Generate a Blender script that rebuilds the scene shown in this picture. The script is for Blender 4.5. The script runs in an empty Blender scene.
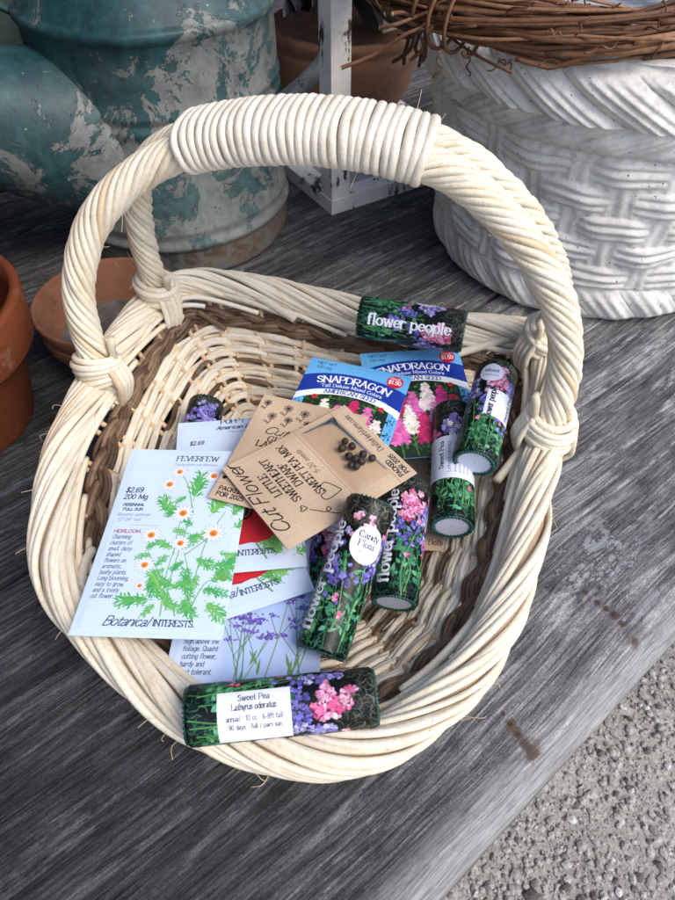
import bpy, math, random
import numpy as np
from mathutils import Vector, Matrix
random.seed(7); rng = np.random.default_rng(7)
R = math.radians; PI = math.pi
sc = bpy.context.scene; C = sc.collection
# ------------------------------------------------------------------ camera model (also used to read sizes off the photograph)
F, TH, CH = 690.0, R(48), 0.44
ct, st = math.cos(TH), math.sin(TH)
def at(u, v, z):
    """point of the horizontal plane at height z that the photograph shows at (u, v)"""
    d = v - 450.0
    w = np.array([u - 337.5, F*ct - d*st, -F*st - d*ct])
    return np.array([0, 0, CH]) + w*((z - CH)/w[2])
cam_d = bpy.data.cameras.new('camera'); cam = bpy.data.objects.new('camera', cam_d); C.objects.link(cam)
cam.location = (0, 0, CH); cam.rotation_euler = (R(90) - TH, 0, 0)
cam_d.sensor_fit = 'VERTICAL'; cam_d.sensor_height = 24; cam_d.lens = 24*F/900.0
cam_d.clip_start = 0.01; cam_d.clip_end = 200
cam_d.dof.use_dof = True; cam_d.dof.focus_distance = 0.46; cam_d.dof.aperture_fstop = 13.0
sc.camera = cam
# ------------------------------------------------------------------ helpers
def tag(o, label=None, cat=None, group=None, kind=None):
    if label: o['label'] = label
    if cat: o['category'] = cat
    if group: o['group'] = group
    if kind: o['kind'] = kind
    return o
def empty(name, loc=(0, 0, 0), rz=0.0):
    o = bpy.data.objects.new(name, None); o.empty_display_size = .02
    o.location = loc; o.rotation_euler = (0, 0, rz); C.objects.link(o); return o
class MB:
    """collects quads / tris with an optional colour per vertex"""
    def __init__(s): s.v = []; s.f = []; s.c = []; s.n = 0
    def add(s, v, faces, col=(1, 1, 1)):
        v = np.asarray(v, float).reshape(-1, 3)
        c = np.asarray(col, float)
        if c.ndim == 1: c = np.tile(c[:3], (len(v), 1))
        s.v.append(v); s.c.append(c); f = np.asarray(faces, int)
        s.f.append(f + s.n); s.n += len(v)
    def grid(s, P, col=(1, 1, 1), cu=False, cv=False, flip=False):
        P = np.asarray(P, float); a, b = P.shape[:2]
        I = np.arange(a*b).reshape(a, b)
        if cu: I = np.vstack([I, I[:1]])
        if cv: I = np.hstack([I, I[:, :1]])
        q = np.stack([I[:-1, :-1], I[1:, :-1], I[1:, 1:], I[:-1, 1:]], -1).reshape(-1, 4)
        if flip: q = q[:, ::-1]
        c = np.asarray(col, float)
        if c.ndim == 3: c = c.reshape(-1, 3)
        s.add(P.reshape(-1, 3), q, c)
    def tube(s, pts, r, n=8, col=(1, 1, 1), cap=True, closed=False, flat=1.0, up=None):
        P = np.asarray(pts, float); m = len(P)
        r = np.broadcast_to(np.asarray(r, float), (m,))
        if closed: T = np.roll(P, -1, 0) - np.roll(P, 1, 0)
        else: T = np.gradient(P, axis=0)
        T /= np.linalg.norm(T, axis=1)[:, None] + 1e-12
        N = np.zeros_like(P)
        a = np.array(up if up is not None else ([0, 0, 1.] if abs(T[0][2]) < .9 else [1., 0, 0]), float)
        for i in range(m):
            if up is not None: a = np.array(up, float)
            a = a - T[i]*a.dot(T[i]); a /= np.linalg.norm(a) + 1e-12; N[i] = a
        B = np.cross(T, N)
        th = np.linspace(0, 2*PI, n, endpoint=False)
        G = P[:, None] + r[:, None, None]*(np.cos(th)[None, :, None]*N[:, None]*flat + np.sin(th)[None, :, None]*B[:, None])
        base = s.n
        s.grid(G, col, cu=closed, cv=True, flip=True)
        if cap and not closed:
            s.f.append(np.array([list(base + np.arange(n))[::-1]], int)); s.f.append(np.array([list(base + (m-1)*n + np.arange(n))], int))
    def box(s, c, d, Rm=None, col=(1, 1, 1)):
        v = np.array([[x, y, z] for x in (-.5, .5) for y in (-.5, .5) for z in (-.5, .5)])*np.array(d)
        if Rm is not None: v = v @ np.asarray(Rm).T
        v = v + np.array(c)
        s.add(v, [[0, 1, 3, 2], [4, 6, 7, 5], [0, 4, 5, 1], [2, 3, 7, 6], [0, 2, 6, 4], [1, 5, 7, 3]], col)
    def lathe(s, prof, n=64, col=(1, 1, 1), c=(0, 0, 0), cap=False):
        p = np.asarray(prof, float); th = np.linspace(0, 2*PI, n, endpoint=False)
        G = np.stack([p[:, None, 0]*np.cos(th), p[:, None, 0]*np.sin(th), np.repeat(p[:, 1:2], n, 1)], -1) + np.array(c)
        base = s.n; s.grid(G, col, cv=True, flip=True)
        if cap: s.f.append(np.array([list(base + (len(p)-1)*n + np.arange(n))], int))
    def build(s, name, mat, parent=None, smooth=True, colour=True):
        me = bpy.data.meshes.new(name)
        V = np.concatenate(s.v).astype(np.float32)
        lens = np.concatenate([np.full(len(f), f.shape[1], np.int32) for f in s.f])
        idx = np.concatenate([f.ravel() for f in s.f]).astype(np.int32)
        me.vertices.add(len(V)); me.vertices.foreach_set('co', V.ravel())
        me.loops.add(len(idx)); me.loops.foreach_set('vertex_index', idx)
        me.polygons.add(len(lens))
        st_ = np.concatenate([[0], np.cumsum(lens)[:-1]]).astype(np.int32)
        me.polygons.foreach_set('loop_start', st_); me.polygons.foreach_set('loop_total', lens)
        me.polygons.foreach_set('use_smooth', np.full(len(lens), bool(smooth)))
        me.update(calc_edges=True)
        if colour:
            ca = me.color_attributes.new('tint', 'FLOAT_COLOR', 'POINT')
            c4 = np.ones((len(V), 4), np.float32); c4[:, :3] = np.concatenate(s.c)
            ca.data.foreach_set('color', c4.ravel())
        me.validate(clean_customdata=False); me.materials.append(mat)
        o = bpy.data.objects.new(name, me); C.objects.link(o)
        if parent is not None: o.parent = parent
        return o
def crom(pts, n=12, closed=False):
    """Catmull-Rom through the points"""
    P = np.asarray(pts, float); m = len(P); out = []
    for i in range(m if closed else m-1):
        if closed: p0, p1, p2, p3 = P[i-1], P[i], P[(i+1) % m], P[(i+2) % m]
        else: p0, p1, p2, p3 = P[max(i-1, 0)], P[i], P[i+1], P[min(i+2, m-1)]
        t = np.linspace(0, 1, n, endpoint=False)[:, None]
        out.append(.5*((2*p1) + (p2-p0)*t + (2*p0-5*p1+4*p2-p3)*t**2 + (3*p1-p0-3*p2+p3)*t**3))
    if not closed: out.append(P[-1:])
    return np.concatenate(out)
def resample(P, n):
    d = np.concatenate([[0], np.cumsum(np.linalg.norm(np.diff(P, axis=0), axis=1))])
    t = np.linspace(0, d[-1], n)
    return np.stack([np.interp(t, d, P[:, k]) for k in range(P.shape[1])], 1)
def vnoise(n, k, amp):
    """smooth random track of n samples with k control points"""
    return np.interp(np.linspace(0, k-1, n), np.arange(k), rng.normal(0, amp, k))
def srgb(c):
    c = np.asarray(c, float); return np.where(c <= .04045, c/12.92, ((c+.055)/1.055)**2.4)
# ------------------------------------------------------------------ materials
class NT:
    def __init__(s, name):
        s.m = bpy.data.materials.new(name); s.m.use_nodes = True; s.t = s.m.node_tree
        s.b = s.t.nodes['Principled BSDF']
    def n(s, ty, **kw):
        nd = s.t.nodes.new(ty)
        for k, v in kw.items():
            if k.startswith('i_'): nd.inputs[k[2:].replace('_', ' ')].default_value = v
            else: setattr(nd, k, v)
        return nd
    def l(s, a, b): s.t.links.new(a, b)
    def coord(s, scale=(1, 1, 1), kind='Object'):
        tc = s.n('ShaderNodeTexCoord'); mp = s.n('ShaderNodeMapping'); mp.inputs['Scale'].default_value = scale
        s.l(tc.outputs[kind], mp.inputs['Vector']); return mp.outputs['Vector']
    def noise(s, vec, scale, detail=6, rough=.55, dist=0.0):
        nd = s.n('ShaderNodeTexNoise'); nd.inputs['Scale'].default_value = scale; nd.inputs['Detail'].default_value = detail
        nd.inputs['Roughness'].default_value = rough; nd.inputs['Distortion'].default_value = dist
        s.l(vec, nd.inputs['Vector']); return nd.outputs['Fac']
    def ramp(s, fac, stops, interp='LINEAR'):
        nd = s.n('ShaderNodeValToRGB'); cr = nd.color_ramp; cr.interpolation = interp
        while len(cr.elements) < len(stops): cr.elements.new(.5)
        for e, (p, c) in zip(cr.elements, stops):
            e.position = p; e.color = (*c, 1) if len(c) == 3 else c
        s.l(fac, nd.inputs['Fac']); return nd.outputs['Color']
    def mix(s, a, b, fac, mode='MIX'):
        nd = s.n('ShaderNodeMix', data_type='RGBA', blend_type=mode); ins = nd.inputs
        for i, x in ((0, fac), (6, a), (7, b)):
            if hasattr(x, 'is_output') or hasattr(x, 'links'): s.l(x, ins[i])
            else: ins[i].default_value = x if i == 0 else ((*x, 1) if len(x) == 3 else x)
        return nd.outputs[2]
    def math(s, op, a, b=0.0):
        nd = s.n('ShaderNodeMath', operation=op)
        for i, x in enumerate((a, b)):
            if hasattr(x, 'links'): s.l(x, nd.inputs[i])
            else: nd.inputs[i].default_value = x
        return nd.outputs[0]
    def bump(s, h, strength=.5, dist=.002):
        nd = s.n('ShaderNodeBump'); nd.inputs['Strength'].default_value = strength; nd.inputs['Distance'].default_value = dist
        s.l(h, nd.inputs['Height']); s.l(nd.outputs[0], s.b.inputs['Normal'])
    def attr(s): 
        a = s.n('ShaderNodeAttribute', attribute_name='tint'); return a.outputs['Color']
    def set(s, col=None, rough=.6, spec=.4, metal=0.0):
        if col is not None:
            if hasattr(col, 'links'): s.l(col, s.b.inputs['Base Color'])
            else: s.b.inputs['Base Color'].default_value = (*col, 1)
        if hasattr(rough, 'links'): s.l(rough, s.b.inputs['Roughness'])
        else: s.b.inputs['Roughness'].default_value = rough
        s.b.inputs['Specular IOR Level'].default_value = spec; s.b.inputs['Metallic'].default_value = metal
        return s.m
def mat_willow():
    m = NT('peeled willow'); a = m.attr(); v = m.coord()
    f = m.noise(v, 55, 5, .6); g = m.noise(v, 420, 3, .6)
    c = m.mix(a, m.ramp(f, [(.3, (.74, .64, .50)), (.48, (1, 1, 1)), (.75, (1, .99, .97))]), .5, 'MULTIPLY')
    c = m.mix(c, m.ramp(g, [(.32, (.78, .66, .5)), (.5, (1, 1, 1))]), .3, 'MULTIPLY')
    m.bump(m.math('ADD', g, m.math('MULTIPLY', f, .6)), .35, .0012)
    return m.set(c, m.ramp(f, [(.3, (.6,)*3), (.7, (.42,)*3)]), .35)
def mat_bark():
    m = NT('brown willow bark'); a = m.attr(); v = m.coord()
    f = m.noise(v, 70, 6, .65); g = m.noise(v, 500, 3)
    c = m.mix(a, m.ramp(f, [(.3, (.45, .42, .4)), (.62, (1.25, 1.2, 1.1))]), .8, 'MULTIPLY')
    m.bump(m.math('ADD', g, f), .5, .0012)
    return m.set(c, .55, .35)
def mat_print(name, rough=.5, spec=.4, grain=0.0, gscale=900, bump=0.0):
    m = NT(name); c = m.attr()
    if grain:
        v = m.coord(); f = m.noise(v, gscale, 4, .7)
        c = m.mix(c, m.ramp(f, [(.3, (1-grain,)*3), (.7, (1+grain*.4,)*3)]), 1.0, 'MULTIPLY')
    if bump:
        v = m.coord(); h = m.noise(v, 28, 3, .5); h2 = m.noise(v, 300, 3)
        m.bump(m.math('ADD', h, m.math('MULTIPLY', h2, .08)), bump, .004)
    return m.set(c, rough, spec)
def mat_plain(name, col, rough=.6, var=.25, scale=60, bump=.2, spec=.35, bd=.001):
    m = NT(name); v = m.coord(); f = m.noise(v, scale, 6, .6)
    c = m.mix(col, m.ramp(f, [(.3, (1-var,)*3), (.7, (1+var*.6,)*3)]), 1.0, 'MULTIPLY')
    m.bump(f, bump, bd); return m.set(c, rough, spec)
WILLOW, BARK = mat_willow(), mat_bark()
def cream(j=.12):
    k = rng.random()
    base = np.array([.84, .76, .61]) if k < .66 else (np.array([.82, .72, .55]) if k < .97 else np.array([.74, .60, .42]))
    return base*(1 + rng.uniform(-j, j*.4))
def brown(): 
    k = rng.random(); return (np.array([.125, .075, .046]) if k < .5 else np.array([.21, .14, .09]))*rng.uniform(.75, 1.2)
# ================================================================== BASKET
OUT = [(28,560),(33,500),(48,440),(75,385),(108,335),(146,292),(185,276),(230,276),(300,289),(352,302),(430,316),(500,321),(545,330),(566,372),(566,430),(556,490),(549,540),(538,592),(518,642),(488,692),(450,730),(400,764),(340,782),(280,779),(220,761),(170,735),(120,695),(80,655),(50,620),(35,590)]
RZ = .084
_o = np.array([at(u, v, RZ)[:2] for u, v in OUT])[::1]
_o = crom(_o, 14, True); 
for _ in range(30): _o = .5*_o + .25*(np.roll(_o, 1, 0) + np.roll(_o, -1, 0))
_o = resample(np.vstack([_o, _o[:1]]), 801)[:-1]
# order must run left > front > right > back (counter-clockwise seen from above): the list above runs clockwise in the picture from the left side to the back
_o = _o[::-1]
def _norm(P):
    T = np.roll(P, -1, 0) - np.roll(P, 1, 0); T /= np.linalg.norm(T, axis=1)[:, None]
    return np.stack([T[:, 1], -T[:, 0]], 1)          # outward for a counter-clockwise loop
RIMP = _o - _norm(_o)*.0130
CEN = RIMP.mean(0)
NL = len(RIMP)
LOOPLEN = np.linalg.norm(RIMP - np.roll(RIMP, 1, 0), axis=1).sum()
RIMN = _norm(RIMP)
def rim_at(s):                                           # s in loop fractions
    x = (np.asarray(s) % 1.0)*NL; i = np.floor(x).astype(int) % NL; f = (x - np.floor(x))[..., None]; j = (i+1) % NL
    return RIMP[i]*(1-f) + RIMP[j]*f, RIMN[i]*(1-f) + RIMN[j]*f
def wall(s, t):
    p, n = rim_at(s); t = np.asarray(t)*np.ones(np.shape(s))
    k = (1 - .50*(1-t))[..., None]
    xy = CEN + (p - CEN)*k - n*.004
    return np.concatenate([xy, (.013 + .066*np.clip(t, 0, 2)**1.15)[..., None]], -1)
def wall_n(s, t):                                         # points into the basket
    e = 1e-3; a = wall(np.asarray(s)+e, t) - wall(np.asarray(s)-e, t); b = wall(s, np.asarray(t)+e*10) - wall(s, np.asarray(t)-e*10)
    n = np.cross(a, b); n /= np.linalg.norm(n, axis=-1)[..., None]
    sg = np.sign(n[..., 2:3]); return n*np.where(sg == 0, 1, sg)
basket = empty('wicker_basket', (*CEN, 0))
tag(basket, 'cream wicker basket with twisted hoop handle and brown woven band, holding seed packets', 'basket')
def bparent(o):
    o.parent = basket; o.matrix_parent_inverse = Matrix.Translation((-CEN[0], -CEN[1], 0)); return o
# rim: rods that start inside the wall and roll over the top to the outside
m = MB(); NR = 128
for i in range(NR):
    s0 = (i + rng.uniform(-.18, .18))/NR; ln = rng.uniform(.155, .205)/LOOPLEN
    n = 46; q = np.linspace(0, 1, n); s = s0 + ln*(1.12*q)
    ph = R(212) - R(268)*(q**1.15) + vnoise(n, 6, .03)
    rad = 1 + .09*vnoise(n, 5, .5) + .06*rng.normal()
    # a start that hangs a little inside the wall
    a, b = .0108, .0106
    p, nn = rim_at(s)
    off = np.cos(ph)*a*rad; zz = RZ + np.sin(ph)*b*rad
    P = np.concatenate([p + nn*off[:, None], zz[:, None]], 1)
    r = .00225*rng.uniform(.78, 1.22)*(1 - .25*q**3)
    col = cream()
    m.tube(P, r*np.ones(n), 8, col)
# a core so nothing shows through
sc_ = np.linspace(0, 1, 300, endpoint=False); p, nn = rim_at(sc_)
core = np.concatenate([p, np.full((300, 1), RZ)], 1); m.tube(core, .0085, 10, (.42, .31, .2), closed=True, up=(0, 0, 1))
bparent(m.build('rim', WILLOW))
# tails: rods that leave the rim and lie along the inside of the wall, ending in cut stubs
m = MB()
for i in range(30):
    s0 = (i + rng.uniform(-.3, .3))/30; n = 26; q = np.linspace(0, 1, n); L_ = rng.uniform(.07, .125)/LOOPLEN
    s = s0 + L_*q; t = 1.02 - rng.uniform(.05, .10)*(1-q)**1.2 - .02 - (rng.uniform(0, .05))
    P = wall(s, t) + wall_n(s, np.clip(t, 0, .98))*(.0045 + .003*np.sin(q*PI) + rng.uniform(0, .002))[:, None]
    m.tube(P, .0023*rng.uniform(.85, 1.15), 8, cream())
for i in range(5):
    s0 = rng.random(); n = 14; q = np.linspace(0, 1, n); d = rng.choice([-1, 1])
    s = s0 + d*.035/LOOPLEN*q; t = 1.0 - .17*q*rng.uniform(.7, 1.1)
    P = wall(s, t) + wall_n(s, np.clip(t, 0, .98))*(.0085 + .002*q)[:, None]
    m.tube(P, .0031*rng.uniform(.85, 1.1), 8, cream()*.95)
bparent(m.build('border_tail', WILLOW))
# stakes
NS = 30
m = MB(); m2 = MB()
for i in range(NS):
    for d in (-.12, .12):
        s = np.full(14, (i + d + rng.uniform(-.05, .05))/NS); t = np.linspace(-.05, 1.0, 14)
        P = wall(s, t)
        m.tube(P, .0021, 7, np.array([.66, .47, .28])*rng.uniform(.8, 1.15))
bparent(m.build('stake', WILLOW))
# wall weave, row by row
mw, mb_ = MB(), MB()
NROW = 17
for r_ in range(NROW):
    tt = .02 + .0425*r_; dark = r_ in (3, 7, 11)
    n = NS*14; s = np.linspace(0, 1, n, endpoint=False) + rng.random()
    for k in range(2 if not dark else 1):
        ph = PI*(r_ % 2)
        o_ = .0026*np.sin(PI*NS*s + ph)*(1 + vnoise(n, 60, .2))
        t = tt + vnoise(n, 40, .007) + (k - .5)*.022*(not dark) + .007*np.sin(PI*NS*s + ph + 1.2)
        t[-20:] = t[-20:]*np.linspace(1, 0, 20) + t[0]*np.linspace(0, 1, 20)
        P = wall(s, t) + wall_n(s, t)*o_[:, None]
        # several rods joined end to end: colour drifts along the row
        cc = np.repeat(np.array([brown() if dark else cream(.15)*(.99) for _ in range(9)]), n//9 + 1, 0)[:n]
        cc = np.repeat(cc[:, None], 7, 1)
        (mb_ if dark else mw).tube(P, .0022*(1 + vnoise(n, 50, .08)), 7, cc, closed=True)
for k in range(2):
    n = NS*14; s = np.linspace(0, 1, n, endpoint=False); t = .945 + .028*k + vnoise(n, 30, .006); t[-20:] = t[-20:]*np.linspace(1, 0, 20) + t[0]*np.linspace(0, 1, 20)
    P = wall(s, t) + wall_n(s, np.clip(t, 0, .98))*(.0025 + .0032*np.sin(PI*NS*s + PI*k))[:, None]
    cc = np.repeat(np.array([cream(.15) for _ in range(9)]), n//9 + 1, 0)[:n]; mw.tube(P, .0026, 7, np.repeat(cc[:, None], 7, 1), closed=True)
bparent(mw.build('wall_weave', WILLOW))
# base weave
m = MB()
for r_ in range(13):
    k = .505 - .037*r_; n = 420; s = np.linspace(0, 1, n, endpoint=False); p, nn = rim_at(s)
    xy = CEN + (p - CEN)*k; z = .0125 + .0028*np.sin(PI*30*s + PI*(r_ % 2))
    cc = brown() if r_ % 4 == 2 else cream(.2)*.9
    m.tube(np.concatenate([xy, z[:, None]], 1), .0026, 7, cc, closed=True)
# a lining sheet of packed rods under the weave
th = np.linspace(0, 1, 120, endpoint=False); p, nn = rim_at(th)
G = np.stack([np.concatenate([CEN + (p-CEN)*k, np.full((120, 1), .006)], 1) for k in (.54, .4, .2, .001)])
m.grid(G, (.42, .32, .2), cv=True)
bparent(m.build('base_weave', WILLOW))
# brown band: braid of three bundles
for k in range(3):
    for b in range(3):
        n = 900; s = np.linspace(0, 1, n, endpoint=False); NB = 12
        w = 2*PI*NB*s + 2*PI*k/3
        t = .805 + .038*np.sin(w) + (b-1)*.022 + vnoise(n, 60, .005)
        o_ = .0022 + .0030*np.sin(2*w) - abs(b-1)*.0006
        t[-20:] = t[-20:]*np.linspace(1, 0, 20) + t[0]*np.linspace(0, 1, 20)
        P = wall(s, t) + wall_n(s, t)*o_[:, None]
        cc = np.repeat(np.array([brown() for _ in range(23)]), n//23 + 1, 0)[:n]; cc = np.repeat(cc[:, None], 7, 1)
        mb_.tube(P, .0020*(1 + vnoise(n, 60, .08)), 7, cc, closed=True)
for i in range(7):
    s0 = rng.random(); n = 12; q = np.linspace(0, 1, n); d = rng.choice([-1, 1])
    s = s0 + d*.03/LOOPLEN*q; t = .70 + .13*q*rng.uniform(.6, 1.1)
    P = wall(s, t) + wall_n(s, t)*(.007 + .003*q)[:, None]
    mb_.tube(P, .0024, 8, brown()*1.1)
bparent(mb_.build('brown_band', BARK))
# handle ropes
def rope(pts, Rr, ns, rs, pitch, name, hand=-1, phase=0.0):
    P = resample(crom(pts, 30), 330); m = MB()
    T = np.gradient(P, axis=0); T /= np.linalg.norm(T, axis=1)[:, None]
    d = np.concatenate([[0], np.cumsum(np.linalg.norm(np.diff(P, axis=0), axis=1))])
    ref = np.array([.2, -1, .0]); N = ref - T*(T @ ref)[:, None]; N /= np.linalg.norm(N, axis=1)[:, None]; B = np.cross(T, N)
    for k in range(ns):
        a = hand*2*PI*d/pitch + 2*PI*k/ns + phase + vnoise(len(d), 14, .07)
        rr = (Rr - rs*.9)*(1 + vnoise(len(d), 12, .035))
        Q = P + rr[:, None]*(np.cos(a)[:, None]*N + np.sin(a)[:, None]*B)
        cc = cream(.10)
        if rng.random() < .15: cc = cc*np.array([.93, .85, .73])
        m.tube(Q, rs*rng.uniform(.9, 1.1)*(1 + vnoise(len(d), 18, .05)), 8, cc)
    m.tube(P, Rr - rs*1.5, 8, (.42, .3, .18))
    bparent(m.build(name, WILLOW)); return P
F_PTS = [(-.172,.388,.066),(-.180,.393,.115),(-.177,.400,.165),(-.152,.411,.213),(-.10,.421,.2455),(-.02,.4025,.2625),(.055,.3845,.2555),(.104,.366,.226),(.137,.348,.182),(.148,.336,.13),(.139,.322,.066)]
B_PTS = [(-.150,.497,.066),(-.152,.488,.11),(-.150,.476,.165),(-.136,.462,.212),(-.094,.4465,.2465),(-.014,.4275,.2635),(.061,.4095,.2565),(.109,.403,.225),(.143,.409,.181),(.163,.421,.13),(.156,.425,.066)]
PF = rope(F_PTS, .0110, 12, .00265, .098, 'handle_rope')
PB = rope(B_PTS, .0104, 11, .00265, .092, 'handle_rope')
# wrap over the top of both ropes
MID = resample(crom((np.array(F_PTS)+np.array(B_PTS))/2, 40), 700)
def at_x(x): return MID[np.argmin(np.abs(MID[:, 0] - x) + 10*(MID[:, 2] < .19))]
m = MB(); xs = np.linspace(-.089, .0515, 30); acr = np.array([.24, .97, 0]); acr /= np.linalg.norm(acr)
for i, x in enumerate(xs):
    c = at_x(x); T = at_x(x+.012) - at_x(x-.012); T /= np.linalg.norm(T); up = np.cross(T, acr); up /= np.linalg.norm(up)
    th = np.linspace(0, 2*PI, 48, endpoint=False); lean = rng.uniform(-.0005, .0005)
    sup = lambda a: np.sign(a)*np.abs(a)**.8
    Q = c + (.0250*sup(np.cos(th)))[:, None]*acr + (.0148*sup(np.sin(th)))[:, None]*up + ((th/(2*PI)-.5)*.0022 + lean + .0006*np.sin(2*th+i))[:, None]*T
    m.tube(Q, .0020*rng.uniform(.92, 1.08)*(1 + .05*np.sin(2*th + i*1.7)), 8, np.array([.87, .80, .67])*rng.uniform(.86, 1.05), closed=True, up=tuple(T + .06*rng.normal(0, 1, 3)), flat=1.45)
bparent(m.build('handle_wrap', WILLOW))
# lashings that tie the ropes to the rim
def lashing(P, side, nloop=6):
    m = MB(); T = P[26 if side > 0 else -27] - P[16 if side > 0 else -17]; T /= np.linalg.norm(T)
    if T[2] < 0: T = -T
    i0 = np.argmin(np.abs((P[:60] if side > 0 else P[-60:])[:, 2] - .098)); c0 = (P[:60] if side > 0 else P[-60:])[i0]
    inw = np.array([CEN[0]-c0[0], CEN[1]-c0[1], 0]); inw /= np.linalg.norm(inw)
    along = np.cross(T, inw); along /= np.linalg.norm(along); inw = np.cross(along, T)
    for k in range(nloop):
        th = np.linspace(0, 2*PI, 40, endpoint=False); h = (k - (nloop-1)/2)*.0041
        rr = .0136 + .0012*math.sin(k*2.1) + .001*(nloop/2 - abs(k - nloop/2 + .5))
        Q = c0 + T*(h + .0045*np.cos(th + .5 + .25*k))[:, None] + rr*(np.cos(th)[:, None]*inw*1.06 + np.sin(th)[:, None]*along)
        m.tube(Q, .0026*rng.uniform(.88, 1.12), 8, cream(.1), closed=True)
    for k in range(4):                                     # strap that drops over the inside of the rim and under it
        q = np.linspace(0, 1, 20); a = along*((k-1.5)*.0042)
        Q = np.array([c0 + a + inw*.0145 + T*.008, c0 + a*1.05 + inw*.0195 - T*.008, c0 + a*.9 + inw*.0185 + np.array([0, 0, -.022]), c0 + a*.7 + inw*.012 + np.array([0, 0, -.036])])
        m.tube(crom(Q, 8), .0025*rng.uniform(.9, 1.1), 8, cream(.1))
        Q = np.array([c0 + a - inw*.0145 + T*.008, c0 + a*1.05 - inw*.0185 - T*.008, c0 + a*.9 - inw*.018 + np.array([0, 0, -.022]), c0 + a*.7 - inw*.004 + np.array([0, 0, -.036])])
        m.tube(crom(Q, 8), .0025*rng.uniform(.9, 1.1), 8, cream(.1))
    e = c0 + inw*.013 + T*.014 + along*.004                 # cut end poking out above the lashing
    m.tube(np.array([e - T*.01, e + T*.006 + inw*.003, e + T*.012 + inw*.006]), .003, 8, cream()*.9)
    bparent(m.build('lashing', WILLOW))
lashing(PF, 1); lashing(PF, -1); lashing(PB, 1); lashing(PB, -1)
# stray fibres
m = MB()
for i in range(44):
    s = rng.random(); p, nn = rim_at(np.array([s])); p, nn = p[0], nn[0]; tg = np.array([-nn[1], nn[0]])
    a = rng.uniform(-.5, 1.2); base = np.array([*(p + nn*.0125*math.cos(a)), RZ + .0125*math.sin(a)])
    L_ = rng.uniform(.004, .014) if i > 6 else rng.uniform(.010, .02)
    d = np.array([*(nn*math.cos(a) + tg*rng.uniform(-2, 2)), .3 + math.sin(a)]); d /= np.linalg.norm(d)
    Q = np.array([base, base + d*L_*.5 + rng.normal(0, L_*.12, 3), base + d*L_*.8 + np.array([0, 0, -.25*L_]) + rng.normal(0, L_*.2, 3)])
    m.tube(crom(Q, 6), .00014 if i > 6 else .00018, 4, (.72, .58, .36))
for P in (PF, PB):
    for i in range(26):
        b = P[rng.integers(20, 310)]; d = rng.normal(0, 1, 3); d /= np.linalg.norm(d); b = b + d*.0125; e = rng.normal(0, 1, 3)*.004
        m.tube(crom(np.array([b, b + d*.003 + e*.5, b + d*.005 + e*1.2]), 5), 00.00013, 4, (.75, .62, .42))
bparent(m.build('stray_fibre', WILLOW))['kind'] = 'stuff'
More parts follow.
